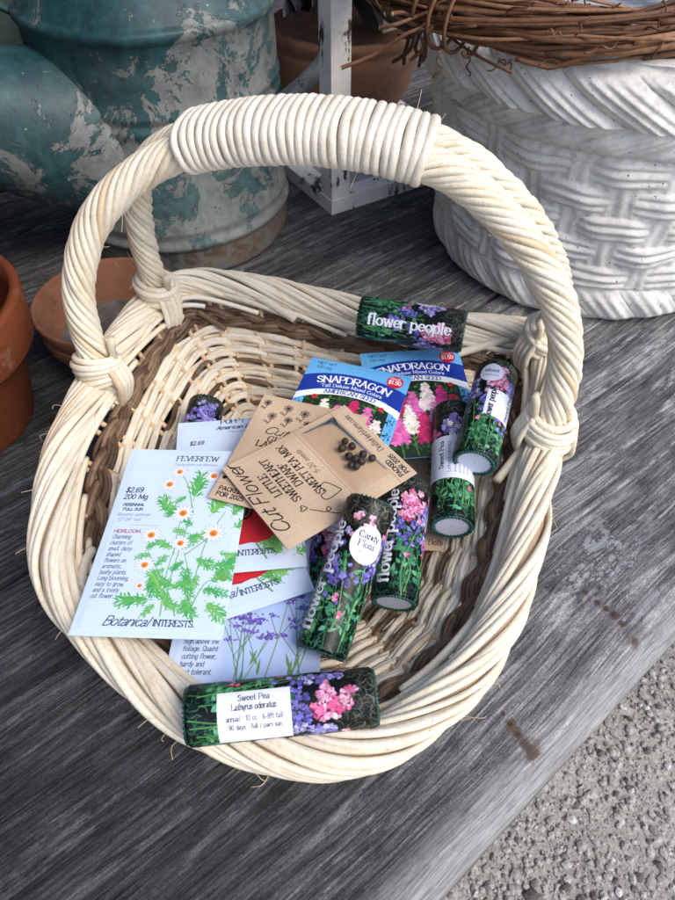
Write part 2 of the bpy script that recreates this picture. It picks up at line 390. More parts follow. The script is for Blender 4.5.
# ================================================================== PRINTED SURFACES: a small painter whose pixels become vertex colours
GL = {
'A':(8,"0,0 4,10|4,10 8,0|1.4,3.5 6.6,3.5"),'B':(7.2,"0,0 0,10|~0,10 4,10 6,8.8 6,6.5 4,5.3 0,5.3|~0,5.3 4.5,5.3 6.8,4 6.8,1.6 4.5,0 0,0"),
'C':(8,"~7.5,8 6,9.7 4,10 1.5,8.8 .2,5 1.5,1.2 4,0 6.2,.5 7.6,2.2"),'D':(8,"0,0 0,10|~0,10 3.5,10 6.8,8.3 7.8,5 6.8,1.7 3.5,0 0,0"),
'E':(6.5,"0,0 0,10|0,10 6,10 6,8.6|0,5.2 4.8,5.2|0,0 6.3,0 6.3,1.5"),'F':(6.3,"0,0 0,10|0,10 6,10 6,8.6|0,5.2 4.8,5.2"),
'G':(8.4,"~7.5,8 6,9.7 4,10 1.5,8.8 .2,5 1.5,1.2 4,0 6.2,.5 7.6,1.5|7.6,4.2 7.6,1.2|5.4,4.3 8.2,4.3"),'H':(7.5,"0,0 0,10|7.5,0 7.5,10|0,5.2 7.5,5.2"),
'I':(2,"1,0 1,10"),'J':(4.5,"~3.5,10 3.5,3 2.8,.6 1.2,0 0,1"),'K':(7.4,"0,0 0,10|7,10 0,4.2|2,5.8 7.4,0"),'L':(6,"0,0 0,10|0,0 6,0 6,1.5"),
'M':(9.6,".4,0 .8,10|.8,10 5,1|5,1 9,10|9,10 9.5,0"),'N':(8.2,"0,0 0,10|0,10 8,0|8,0 8,10"),'O':(8.8,"~4.4,10 1.4,8.6 .2,5 1.4,1.4 4.4,0 7.4,1.4 8.6,5 7.4,8.6 4.4,10"),
'P':(6.6,"0,0 0,10|~0,10 4,10 6.4,8.8 6.4,6 4,4.7 0,4.7"),'Q':(8.8,"~4.4,10 1.4,8.6 .2,5 1.4,1.4 4.4,0 7.4,1.4 8.6,5 7.4,8.6 4.4,10|5,2.5 8.6,-1"),
'R':(7.2,"0,0 0,10|~0,10 4,10 6.4,8.8 6.4,6 4,4.7 0,4.7|3,4.7 7.2,0"),'S':(6.4,"~6,8.3 4.8,9.7 3,10 .9,9 .7,7 3,5.4 5.6,4 6.2,2 4.6,.2 2.6,0 .8,.6 0,2"),
'T':(8,"4,0 4,10|0,8.6 0,10 8,10 8,8.6"),'U':(7.8,"~0,10 0,3.5 1.2,.7 3.9,0 6.6,.7 7.7,3.5 7.7,10"),'V':(8,"0,10 4,0|4,0 8,10"),'W':(12,"0,10 3,0|3,0 6,9|6,9 9,0|9,0 12,10"),
'X':(7.6,"0,0 7.6,10|0,10 7.6,0"),'Y':(8,"0,10 4,4.8|8,10 4,4.8|4,4.8 4,0"),'Z':(7,"0,10 7,10 0,0 7,0"),
'a':(6,"~.8,5.6 2.5,6.5 4.6,5.6 4.8,3.5 4.8,1.2 6,.2|~4.8,3.6 2,3.3 .4,1.8 1.2,.2 3,0 4.8,1.4"),'b':(5.9,"0,10 0,0|~0,4.8 2.5,6.5 5,5.4 5.8,3.2 5,1 2.6,0 0,1.4"),
'c':(5.3,"~5,5.2 3.4,6.5 1.2,5.6 .2,3.2 1.2,.8 3.3,0 5.2,1.3"),'d':(6,"5.8,10 5.8,0|~5.8,4.8 3.4,6.5 1,5.4 .1,3.2 1,1 3.2,0 5.8,1.4"),
'e':(5.5,"~.3,3.6 5.4,3.6 5,5.6 3,6.5 1,5.4 .2,3.2 1.1,.8 3.2,0 5.3,1.3"),'f':(3.9,"~4.4,9.2 3,10 1.7,8.8 1.5,6 1.5,3 1.5,0|0,6.4 3.6,6.4"),
'g':(5.6,"~5.4,6.5 5.4,0 4.6,-2.4 2.6,-3 .6,-2.2|~5.4,4.8 3.2,6.5 1,5.4 .2,3.3 1,1.2 3.2,.2 5.4,1.6"),'h':(5.3,"0,10 0,0|~0,4.5 2.4,6.5 4.6,6 5.2,4 5.2,2 5.2,0"),
'i':(2,"1,6.5 1,0|1,8.9 1,9.4"),'j':(2.5,"~1.5,6.5 1.5,-1.5 0,-3|1.5,8.9 1.5,9.4"),'k':(5.3,"0,10 0,0|5,6.5 0,2.8|1.6,4 5.4,0"),'l':(2,"1,10 1,0"),
'm':(9.2,"0,6.5 0,0|~0,4.6 2,6.5 4,6 4.5,4 4.5,2 4.5,0|~4.5,4.6 6.5,6.5 8.5,6 9,4 9,2 9,0"),'n':(5.3,"0,6.5 0,0|~0,4.5 2.4,6.5 4.6,6 5.2,4 5.2,2 5.2,0"),
'o':(6.2,"~3.1,6.5 1,5.6 .1,3.2 1,.9 3.1,0 5.2,.9 6.1,3.2 5.2,5.6 3.1,6.5"),'p':(5.9,"0,6.5 0,-3|~0,4.8 2.5,6.5 5,5.4 5.8,3.2 5,1 2.6,0 0,1.4"),
'q':(6,"5.8,6.5 5.8,-3|~5.8,4.8 3.4,6.5 1,5.4 .1,3.2 1,1 3.2,0 5.8,1.4"),'r':(4,"0,6.5 0,0|~0,4.4 1.6,6.3 3,6.5 4,5.9"),'s':(4.7,"~4.3,5.4 3.4,6.4 2.1,6.5 .6,5.9 .6,4.5 2.3,3.5 4,2.6 4.4,1.2 3,.1 1.8,0 .6,.3 0,1.3"),
't':(3.9,"~1.6,8.8 1.6,4 1.6,1.5 2.4,.1 4,.6|0,6.4 3.8,6.4"),'u':(5.4,"~0,6.5 0,2.2 .8,.4 2.6,0 5.2,1.8|5.2,6.5 5.2,0"),'v':(5.6,"0,6.5 2.8,0|2.8,0 5.6,6.5"),
'w':(8.6,"0,6.5 2.2,0|2.2,0 4.3,6.2|4.3,6.2 6.4,0|6.4,0 8.6,6.5"),'x':(5.4,"0,0 5.4,6.5|0,6.5 5.4,0"),'y':(5.6,"0,6.5 2.8,0|~5.6,6.5 2.8,0 1.6,-2.6 0,-3"),'z':(5,"0,6.5 5,6.5 0,0 5,0"),
'0':(6.4,"~3.2,10 .8,8.4 .2,5 .8,1.6 3.2,0 5.6,1.6 6.2,5 5.6,8.4 3.2,10"),'1':(4,".6,8 2.4,10 2.4,0"),'2':(6.2,"~.4,8 1.6,9.8 3.2,10 5.4,8.8 5.4,6.6 3,3.4 0,0|0,0 6.2,0"),
'3':(6,"~.4,8.6 2.6,10 5,8.8 5,6.4 2.4,5.3|~2.4,5.3 5.6,4.2 5.6,1.4 3,0 .2,1.4"),'4':(6.4,"4.6,0 4.6,10|4.6,10 0,3|0,3 6.4,3"),'5':(6,"5.4,10 1,10|1,10 .6,5.6|~.6,5.4 3,6.4 5.6,4.8 5.6,1.8 3,0 .2,1.2"),
'6':(6.2,"~5.4,9 3.4,10 1,8 .2,4 1,.9 3.2,0 5.4,1 5.9,3.2 4.8,5.4 3,5.9 .4,3.6"),'7':(6,"0,10 6,10 2,0"),'8':(6,"~3,10 .9,8.8 .9,6.6 3,5.4 5.2,4 5.4,1.4 3,0 .6,1.4 .8,4 3,5.4 5.1,6.6 5.1,8.8 3,10"),
'9':(6.2,"~.8,1 2.8,0 5.2,2 6,6 5.2,9.1 3,10 .8,9 .3,6.8 1.4,4.6 3.2,4.1 5.8,6.4"),
'.':(1.6,".7,0 .9,.5"),',':(1.8,"1,.4 .3,-1.6"),'-':(4,".3,3.6 3.7,3.6"),'/':(4,"0,-1 4,10"),'$':(6.2,"~5.8,8 4.6,9.2 3,9.5 1,8.6 .8,6.8 3,5.3 5.4,4 6,2.2 4.6,.7 2.6,.5 .8,1 0,2.2|3,11 3,-1"),
'"':(3,".6,10 .6,7.6|2.2,10 2.2,7.6"),"'":(1.4,".7,10 .7,7.6"),'\u2022':(3,"1.4,3.6 1.6,4.2"),' ':(3.2,""),'\u00ae':(1.4,".6,9 .8,9.4")}
def _smooth(P): return crom(np.array(P), 5) if len(P) > 2 else np.array(P)
def glyph_lines(txt, serif=False, track=1.9):
    """list of (polyline, is_serif) in grid units, and the advance"""
    x = 0; out = []
    for ch in txt:
        w, d = GL.get(ch, GL[' '])
        for stt in (d.split('|') if d else []):
            sm = stt[0] == '~'; P = np.array([[float(a) for a in q.split(',')] for q in stt.lstrip('~').split()])
            Q = _smooth(P) if sm else P
            out.append((Q + [x, 0], False))
            if serif:
                for e, n in ((0, 1), (-1, -2)):
                    p = P[e]; dd = P[e] - P[n]
                    if abs(dd[1]) > .55*abs(dd[0]) and abs(dd[1]) > 1.2 and any(abs(p[1]-y) < .05 for y in (0, 10, 6.5, -3)) and abs(dd[0]) < abs(dd[1])*.9:
                        out.append((np.array([[p[0]-1.25, p[1]], [p[0]+1.25, p[1]]]) + [x, 0], True))
        x += w + track
    return out, x - track
class Canvas:
    """y up, units are millimetres, colours are sRGB"""
    def __init__(s, w, h, ppmm, col):
        s.w, s.h, s.k = w, h, ppmm; s.nx, s.ny = max(2, int(w*ppmm)), max(2, int(h*ppmm))
        s.a = np.tile(np.array(col, np.float32), (s.ny, s.nx, 1))
    def _box(s, P, pad):
        x0 = max(0, int((P[:, 0].min()-pad)*s.k)); x1 = min(s.nx, int((P[:, 0].max()+pad)*s.k)+2)
        y0 = max(0, int((P[:, 1].min()-pad)*s.k)); y1 = min(s.ny, int((P[:, 1].max()+pad)*s.k)+2)
        if x1 <= x0 or y1 <= y0: return None
        X, Y = np.meshgrid((np.arange(x0, x1)+.5)/s.k, (np.arange(y0, y1)+.5)/s.k); return x0, x1, y0, y1, X, Y
    def _put(s, b, cov, col, al=1.0):
        x0, x1, y0, y1 = b[:4]; c = (cov*al)[..., None].astype(np.float32); t = s.a[y0:y1, x0:x1]
        t += (np.array(col, np.float32) - t)*c
    def line(s, P, w, col, al=1.0, w1=None):
        P = np.asarray(P, float); w1 = w if w1 is None else w1; b = s._box(P, max(w, w1)/2 + 1/s.k)
        if b is None: return
        X, Y = b[4], b[5]; cov = np.zeros(X.shape); n = len(P) - 1
        for i in range(n):
            d = P[i+1] - P[i]; L = d @ d + 1e-12
            t = np.clip(((X-P[i, 0])*d[0] + (Y-P[i, 1])*d[1])/L, 0, 1)
            D = np.hypot(X - P[i, 0] - t*d[0], Y - P[i, 1] - t*d[1]); ww = w + (w1-w)*(i + t)/n
            cov = np.maximum(cov, np.clip(.5 + (ww/2 - D)*s.k, 0, 1)*np.minimum(1, ww*s.k))
        s._put(b, cov, col, al)
    def poly(s, P, col, al=1.0):
        P = np.asarray(P, float); b = s._box(P, 1/s.k)
        if b is None: return
        cov = np.zeros(b[4].shape); Q = np.roll(P, -1, 0)
        for ox, oy in ((-.25, -.25), (.25, -.25), (-.25, .25), (.25, .25)):
            X, Y = b[4] + ox/s.k, b[5] + oy/s.k; ins = np.zeros(X.shape, bool)
            for (xa, ya), (xb, yb) in zip(P, Q):
                if ya == yb: continue
                ins ^= ((ya > Y) != (yb > Y)) & (X < (xb-xa)*(Y-ya)/(yb-ya) + xa)
            cov += ins*.25
        s._put(b, cov, col, al)
    def disc(s, x, y, r, col, al=1.0, ry=None, rot=0.0):
        th = np.linspace(0, 2*PI, 26, endpoint=False); ry = r if ry is None else ry
        p = np.stack([r*np.cos(th), ry*np.sin(th)], 1); c_, s_ = math.cos(rot), math.sin(rot)
        s.poly(p @ np.array([[c_, s_], [-s_, c_]]) + [x, y], col, al)
    def text(s, t, x, y, h, col=(.1, .1, .12), serif=False, thick=.16, thin=None, shear=0.0, rot=0.0, wx=1.0, align='l', al=1.0, track=1.9, arc=None, fit=None):
        """h: capital height"""
        k = h/10
        if fit: wx = fit/(glyph_lines(t, serif, track)[1]*k)
        thin = thick*(.45 if serif else 1) if thin is None else thin
        lines, adv = glyph_lines(t, serif, track); adv *= k*wx
        x0 = {'l': 0, 'c': -adv/2, 'r': -adv}[align]; c_, s_ = math.cos(rot), math.sin(rot)
        for Q, sf in lines:
            U = np.stack([Q[:, 0]*k*wx + Q[:, 1]*k*shear + x0, Q[:, 1]*k], 1)
            for i in range(len(U)-1) if serif else [None]:
                seg = U if i is None else U[i:i+2]; d = seg[-1] - seg[0]
                v = abs(d[1])/(np.hypot(*d)+1e-9); wd = h*(thin if sf else thin + (thick-thin)*v**1.5) if serif else h*thick
                if arc: seg = np.stack([(arc + seg[:, 1])*np.sin(seg[:, 0]/arc), (arc + seg[:, 1])*np.cos(seg[:, 0]/arc) - arc], 1)
                s.line(np.stack([x + seg[:, 0]*c_ - seg[:, 1]*s_, y + seg[:, 0]*s_ + seg[:, 1]*c_], 1), wd, col, al)
    def speckle(s, amp): s.a += rng.normal(0, amp, s.a.shape[:2])[..., None].astype(np.float32)
def lerp(a, b, t): return np.array(a)*(1-t) + np.array(b)*t
def leaf_shape(p, ang, L, w, n=9, bend=0.0):
    q = np.linspace(0, 1, n); hw = w*np.sin(PI*q**.8)*(1-.25*q); a = ang + bend*q
    cx = p[0] + np.cumsum(np.cos(a))*L/n; cy = p[1] + np.cumsum(np.sin(a))*L/n
    nx, ny = -np.sin(a), np.cos(a)
    return np.concatenate([np.stack([cx+nx*hw, cy+ny*hw], 1), np.stack([cx-nx*hw, cy-ny*hw], 1)[::-1]])
def lobed_leaf(cv, p, ang, L, col, col2):
    """feathery cut leaf"""
    L = L*1.25; cb = lerp(col, col2, rng.random())
    for k in range(6):
        t = (k+.7)/6; b = np.array(p) + np.array([math.cos(ang), math.sin(ang)])*L*t*.85
        for sd in (-1, 1):
            a = ang + sd*rng.uniform(.45, .8); l = L*(.40 - .26*abs(t-.45))*rng.uniform(.8, 1.2); c_ = lerp(cb, lerp(col, col2, rng.random()), .5)
            cv.poly(leaf_shape(b, a, l, l*.12, 7, -sd*.4), c_)
            bb = b + np.array([math.cos(a), math.sin(a)])*l*.45; cv.poly(leaf_shape(bb, a + sd*.55, l*.5, l*.08, 5), c_)
    cv.poly(leaf_shape(p, ang, L, L*.06), cb)
    cv.line(np.array([p, np.array(p) + np.array([math.cos(ang), math.sin(ang)])*L*.85]), L*.022, lerp(cb, (.75, .9, .6), .35))
def blossom(cv, x, y, r, col, n=5, centre=None, jit=.25):
    for k in range(n):
        a = 2*PI*k/n + rng.uniform(-.5, .5); c = np.clip(np.array(col)*rng.uniform(1-jit, 1+jit), 0, 1)
        cv.disc(x + r*.5*math.cos(a), y + r*.5*math.sin(a), r*.55, c, ry=r*.4, rot=a)
        cv.line(np.array([[x, y], [x + r*.8*math.cos(a), y + r*.8*math.sin(a)]]), r*.12, np.clip(c*1.25, 0, 1), .6)
    if centre is not None: cv.disc(x, y, r*.2, centre)
PAPER = mat_print('packet paper', .42, .45, 0, bump=.22); KRAFT = mat_print('kraft paper', .8, .2, .10, 500, bump=.25); GLOSS = mat_print('glossy packet', .3, .5, 0, bump=.22)
TUBEM = mat_print('glossy tube wrap', .36, .24)
class Packet:
    """an envelope lying on a plane: bl = bottom-left corner, e1 along the bottom edge, size in millimetres"""
    def __init__(s, name, label, cat, bl, angle, w, h, rise=0.0, group='seed packets in the basket', curl=0.0, puff=1.6, roll=0.0):
        s.w, s.h = w, h; s.name = name; s.curl, s.puff = curl, puff
        e1 = np.array([math.cos(angle), math.sin(angle), roll]); e1 /= np.linalg.norm(e1)
        e2 = np.array([-math.sin(angle), math.cos(angle), math.tan(rise)]); e2 -= e1*(e1 @ e2); e2 /= np.linalg.norm(e2)
        s.e1, s.e2, s.e3 = e1, e2, np.cross(e1, e2); s.bl = np.array(bl, float); s.z = bl[2]
        s.label, s.cat, s.group = label, cat, group
    def mm(s, u, v):
        """millimetre position on the packet of photograph point (u, v)"""
        d = v - 450.0; w = np.array([u - 337.5, F*ct - d*st, -F*st - d*ct]); o = np.array([0, 0, CH])
        k = ((s.bl - o) @ s.e3)/(w @ s.e3); p = o + w*k - s.bl; return np.array([p @ s.e1, p @ s.e2])*1000
    def build(s, cv, mat):
        nx, ny = cv.nx, cv.ny; X, Y = np.meshgrid(np.linspace(0, s.w, nx), np.linspace(0, s.h, ny))
        u, v = X/s.w, Y/s.h
        Z = s.puff*(16*u*(1-u)*v*(1-v))**.5*.8 + s.curl*((v-.5)**2*4 - 1)*1.0 + s.curl*.5*(u-.5)*(v-.5) + .25*np.sin(u*5+1+s.w)*np.sin(v*6+s.h)
        ed = np.minimum(np.minimum(X, s.w - X), np.minimum(Y, s.h - Y)); Z = Z - .14*(1 - np.clip((ed - 2.6)/1.8, 0, 1)) + .14 + .10*np.exp(-((Y - s.h*.86)/1.1)**2)
        P = np.stack([X, Y, Z], -1)/1000
        m = MB(); m.grid(P, srgb(np.clip(cv.a, 0, 1)), flip=True)
        # back and edges: a coarse sheet half a millimetre under the rim of the front
        ii = np.linspace(0, ny-1, 16).astype(int); jj = np.linspace(0, nx-1, 12).astype(int)
        Bk = P[np.ix_(ii, jj)].copy(); Bk[..., 2] -= .0007
        ec = srgb(cv.a[2, 2])
        m.grid(Bk, ec)
        for rowF, rowB in ((P[0, jj], Bk[0]), (P[-1, jj][::-1], Bk[-1][::-1]), (P[ii, 0][::-1], Bk[:, 0][::-1]), (P[ii, -1], Bk[:, -1])):
            m.grid(np.stack([rowB, rowF]), ec, flip=True)
        ob = m.build(s.name, mat)
        M = Matrix.Identity(4)
        for i in range(3): M[i][0], M[i][1], M[i][2], M[i][3] = s.e1[i], s.e2[i], s.e3[i], s.bl[i]
        ob.matrix_world = M; tag(ob, s.label, s.cat, s.group); s.ob = ob; return ob
def ang_between(p, q): return math.atan2(q[1]-p[1], q[0]-p[0])
INK = (.16, .17, .30); DARK = (.11, .11, .15)
# ---- feverfew
WHITE = (.835, .90, .985)
bl = at(68, 635, .1045); br = at(222, 640, .1045)
pk = Packet('seed_packet', 'white feverfew seed packet with painted daisies and green leaves, largest packet on the pile', 'seed packet', bl, ang_between(bl, br), 81.5, 138, rise=R(-2.5), curl=1.0)
cv = Canvas(81.5, 138, 4.8, WHITE)
G1, G2 = (.20, .62, .33), (.50, .76, .36)
Z3 = lambda X, Y: pk.mm(60 + X/3.75, 440 + Y/3.75)
for a, b, c_ in (((375, 660), (395, 520), (425, 420)), ((470, 660), (490, 560), (465, 420)), ((430, 660), (400, 560), (330, 420)), ((395, 640), (420, 500), (500, 260)), ((480, 650), (540, 540), (600, 520)), ((425, 430), (440, 350), (460, 280)), ((470, 430), (540, 380), (575, 360)), ((470, 660), (540, 400), (620, 270)), ((400, 560), (350, 500), (320, 470)), ((380, 560), (330, 540), (300, 548)), ((500, 280), (480, 170), (450, 125))):
    cv.line(crom(np.array([Z3(*a), Z3(*b), Z3(*c_)]), 6), .75, (.46, .68, .36), w1=.45)
for (X, Y, dx, dy) in ((500, 230, 30, -80), (560, 290, 50, -70), (640, 330, 70, -30), (570, 240, 45, -60), (420, 290, -30, -60), (420, 330, 40, 20), (400, 240, 40, 30), (470, 380, 80, -20), (430, 410, -50, -20), (430, 410, 50, -15), (350, 430, -50, 10), (340, 500, 10, 70), (350, 600, -110, 5), (360, 610, -40, 40), (440, 560, -60, -30), (520, 560, 80, 10), (540, 600, 60, 60), (480, 560, -10, -60), (560, 470, 90, 0), (570, 490, 60, 20), (500, 440, 60, 30), (380, 600, 50, 30), (640, 290, 40, -50), (650, 420, 50, 40), (600, 470, 60, -35), (320, 420, 35, -35), (450, 590, 40, 60), (400, 480, -40, 20), (450, 520, 30, 55), (520, 500, -20, 45), (420, 630, -35, -50), (500, 330, -35, -35), (445, 250, -35, 30), (590, 420, 45, 10), (350, 480, 40, -35), (470, 450, -45, 30), (530, 350, -45, 20), (480, 210, -35, 20), (410, 560, 55, -25), (500, 610, -45, 30), (560, 540, 50, -45), (620, 260, -30, -40), (380, 570, -30, -60)):
    p, q = Z3(X, Y), Z3(X+dx, Y+dy); d = q - p; lobed_leaf(cv, p, math.atan2(d[1], d[0]), np.hypot(*d)*1.1, G1, G2)
for X, Y, r in ((450, 122, 4.8), (412, 168, 5.4), (578, 138, 5.4), (462, 276, 6.2), (575, 350, 6.4), (343, 358, 5.6), (452, 388, 5), (318, 470, 5.2), (300, 548, 3.2)):
    c0 = Z3(X, Y)
    for k in range(13):
        a = 2*PI*k/13 + rng.uniform(-.1, .1); cv.poly(leaf_shape(c0, a, r*1.22, r*.24), (.60, .64, .80)); cv.poly(leaf_shape(c0, a, r*1.15, r*.205), (.955, .965, 1.0)); cv.line(np.array([c0, c0 + np.array([math.cos(a), math.sin(a)])*r*.8]), .18, (.74, .77, .90))
    cv.disc(*c0, r*.38, (.93, .60, .22)); cv.disc(c0[0]-.3, c0[1]-.4, r*.22, (.86, .42, .14))
cv.disc(*Z3(612, 515), 2.6, (.42, .66, .32))
cv.text('FEVERFEW', *Z3(438, 80), 4.2, INK, True, .15, shear=.08, fit=27); cv.text('Tanacetum parthenium', *Z3(428, 98), 2.2, (.4, .42, .55), False, .09, shear=.2, fit=28)
x0 = Z3(235, 200)[0]
for i, (t, Y, h, th) in enumerate((('$2.69', 195, 4.0, 10.5), ('200 Mg', 220, 3.8, 14.5), ('PERENNIAL', 246, 2.0, 13), ('FULL SUN', 263, 2.0, 12), ('Blooms summer', 283, 2.3, 20), ('12"-24" tall', 302, 2.3, 14))):
    big = h > 3; sm = h == 2.3
    cv.text(t, *Z3((247 if i == 0 else 240 if i < 4 else 222) - i*1.5, Y), h, (.42, .44, .58) if sm else INK, False, .15 if big else (.1 if sm else .2), shear=.12, fit=th)
cv.text('HEIRLOOM', *Z3(203, 347), 2.4, (.62, .22, .30), False, .16, fit=15.5)
for x in (0,): cv.line(np.array([[14, Z3(220, 318)[1]], [33, Z3(220, 318)[1]]]), .2, (.5, .52, .62)); cv.line(np.array([[30, Z3(300, 218)[1]], [40, Z3(300, 218)[1]]]), .2, (.6, .62, .7))
for i, t in enumerate('Charming|clusters of|small, daisy|shaped|flowers on|aromatic,|bushy plants.|Long blooming,|easy to grow,|and a lovely|cut flower.'.split('|')):
    cv.text(t, *Z3((195, 187, 180, 173, 165, 157, 148, 139, 131, 122, 112)[i], 369 + 22.3*i), 2.9, (.22, .24, .38), False, .10, shear=.16, wx=.64)
y0 = Z3(300, 692)[1]
cv.text('Botanical', *Z3(160, 695), 5.6, INK, False, .10, shear=.42, fit=24, track=.6); cv.text('INTERESTS.', *Z3(347, 698), 3.7, INK, True, .16, fit=22)
cv.speckle(.006); pk.build(cv, PAPER)
# ---- poppies: two packets
def poppy(bl, ang, z, label, rise, top):
    pk = Packet('seed_packet', label, 'seed packet', bl, ang, 84, 134, rise=rise, curl=.8)
    cv = Canvas(84, 134, 3.2, WHITE)
    for k in range(7):
        a = rng.uniform(.3, 2.6); lobed_leaf(cv, (58 + rng.uniform(0, 18), 8 + rng.uniform(0, 14)), a, 17, (.30, .62, .30), (.56, .78, .42))
    cv.line(crom(np.array([(60, 8), (54, 20), (47, 36)]), 6), 1.1, (.45, .62, .36))
    th = np.linspace(0, 2*PI, 40, endpoint=False)
    for cx, cy, rx, ry in ((44, 42, 25, 23), (38, 40, 22, 18), (52, 41, 21, 20), (45, 34, 20, 13)):
        rad = 1 + .05*np.sin(5*th + cx) + .03*np.sin(11*th)
        cv.poly(np.stack([cx + rx*rad*np.cos(th), cy + ry*rad*np.sin(th)], 1), np.clip(np.array((.80, .17, .20))*rng.uniform(.88, 1.1), 0, 1))
    for k in range(60):
        a = rng.uniform(0, 2*PI); r0, r1 = rng.uniform(5, 10), rng.uniform(13, 22)
        cv.line(np.array([(45 + r0*math.cos(a), 42 + r0*math.sin(a)), (45 + r1*math.cos(a), 42 + r1*.9*math.sin(a))]), .5, lerp((.62, .08, .14), (.92, .36, .36), rng.random()), .5)
    cv.disc(45, 46, 7.5, (.22, .05, .10)); 
    for k in range(40):
        a = rng.uniform(0, 2*PI); cv.disc(45 + 5.6*math.cos(a), 46 + 5*math.sin(a), .6, (.55, .42, .30))
    cv.disc(45, 46, 3.2, (.48, .46, .28)); cv.disc(45, 46, 1.2, (.28, .3, .2))
    cv.text('Botanical', 14, 12, 5.6, INK, False, .10, shear=.42, fit=26, track=.6); cv.text('INTERESTS.', 42, 11.5, 3.8, INK, True, .16, fit=24)
    q = pk.mm(221, 424) if top else np.array([26, 122]); cv.text('POPPY', q[0], q[1] - .5, 4.6, INK, True, .15, fit=17); cv.text('American Legion', q[0] - 3, q[1] - 6.5, 3.6, INK, False, .17, shear=.3, fit=33); cv.text('Papaver rhoeas', q[0] + 6, q[1] - 10.5, 2.2, (.42, .44, .58), False, .1, shear=.2, fit=18)
    q = pk.mm(190, 446) if top else np.array([13, 101]); cv.text('$2.69', q[0], q[1], 3.6, INK, False, .15, shear=.12, fit=9.5); cv.text('500 Mg', 13, 95, 3.8, INK, False, .15, shear=.12)
    cv.text('ANNUAL', 13, 89, 2.2, INK, False, .2); cv.text('FULL SUN', 13, 85, 2.2, INK, False, .2)
    cv.speckle(.006); pk.build(cv, PAPER)
def from_br(u, v, z, ang, w): p = at(u, v, z); return p - np.array([math.cos(ang), math.sin(ang), 0])*w/1000
a_ = ang_between(at(237, 572, .088), at(306, 566, .088)); poppy(from_br(307, 566, .0875, a_, 84), a_, .088, 'white poppy seed packet, upper of the two with red petals, behind the feverfew packet', R(-2.5), True)
a_ = ang_between(at(230, 617, .084), at(314, 590, .084)); poppy(from_br(315, 590, .0835, a_, 84), a_, .084, 'white poppy seed packet turned askew, with red petal tips showing under the other poppy packet', R(-2.5), False)
# ---- verbena
bl = at(158, 706, .082); a_ = R(-1)
pk = Packet('seed_packet', 'white verbena seed packet with thin stemmed purple flowers, behind the front tube', 'seed packet', bl, a_, 84, 134, rise=R(-4))
cv = Canvas(84, 134, 3.6, (.72, .80, .95))
cv.poly(np.array([(0, 0), (32, 0), (27, 60), (22, 134), (0, 134)]), WHITE)
for i in range(60):
    cv.line(np.array([(22 + i*.17, 0), (22 + i*.17, 134)]), .3, lerp(WHITE, (.72, .80, .95), i/60), .9)
for i, t in enumerate('A tall and|airy plant,|airy branches|high above the|foliage. Quaint|cutting flower,|hardy and|heat tolerant.'.split('|')):
    cv.text(t, 7.5, 50 - 4.6*i, 3.1, (.22, .24, .38), False, .11, shear=.14, wx=.66)
cv.text('Botanical', 12, 6, 6.2, INK, False, .085, shear=.38, wx=.92, track=.6); cv.text('INTERESTS.', 46, 5, 3.9, INK, True, .15)
for k in range(9):
    x0 = rng.uniform(36, 74); x1 = x0 + rng.uniform(-12, 14); yt = rng.uniform(38, 72)
    P = crom(np.array([(x0, 8), ((x0+x1)/2 + rng.uniform(-2, 2), yt*.55), (x1, yt)]), 8); cv.line(P, .7, lerp((.34, .48, .30), (.50, .64, .40), rng.random()), w1=.45)
    for sd in (-1, 1):
        b = P[int(len(P)*rng.uniform(.4, .75))]; e = b + np.array([sd*rng.uniform(5, 12), rng.uniform(8, 18)]); cv.line(np.array([b, e]), .45, (.38, .5, .34))
        P2 = e
        for q in range(14): cv.disc(P2[0] + rng.normal(0, 2), P2[1] + abs(rng.normal(0, 1.2)), .6, lerp((.30, .22, .62), (.56, .44, .80), rng.random()))
    for q in range(34): cv.disc(P[-1][0] + rng.normal(0, 2.8), P[-1][1] + abs(rng.normal(0, 1.7)), .75, lerp((.30, .26, .58), (.56, .48, .76), rng.random()))
for k in range(8):
    p = (rng.uniform(40, 72), rng.uniform(8, 26)); cv.poly(leaf_shape(p, rng.uniform(.8, 2.4), 12, .9), (.42, .58, .36))
cv.text('VERBENA', 75, 122, 4.6, INK, True, .15, align='r'); cv.text('$2.69', 13, 104, 3.8, INK, False, .15)
cv.speckle(.006); pk.build(cv, PAPER)
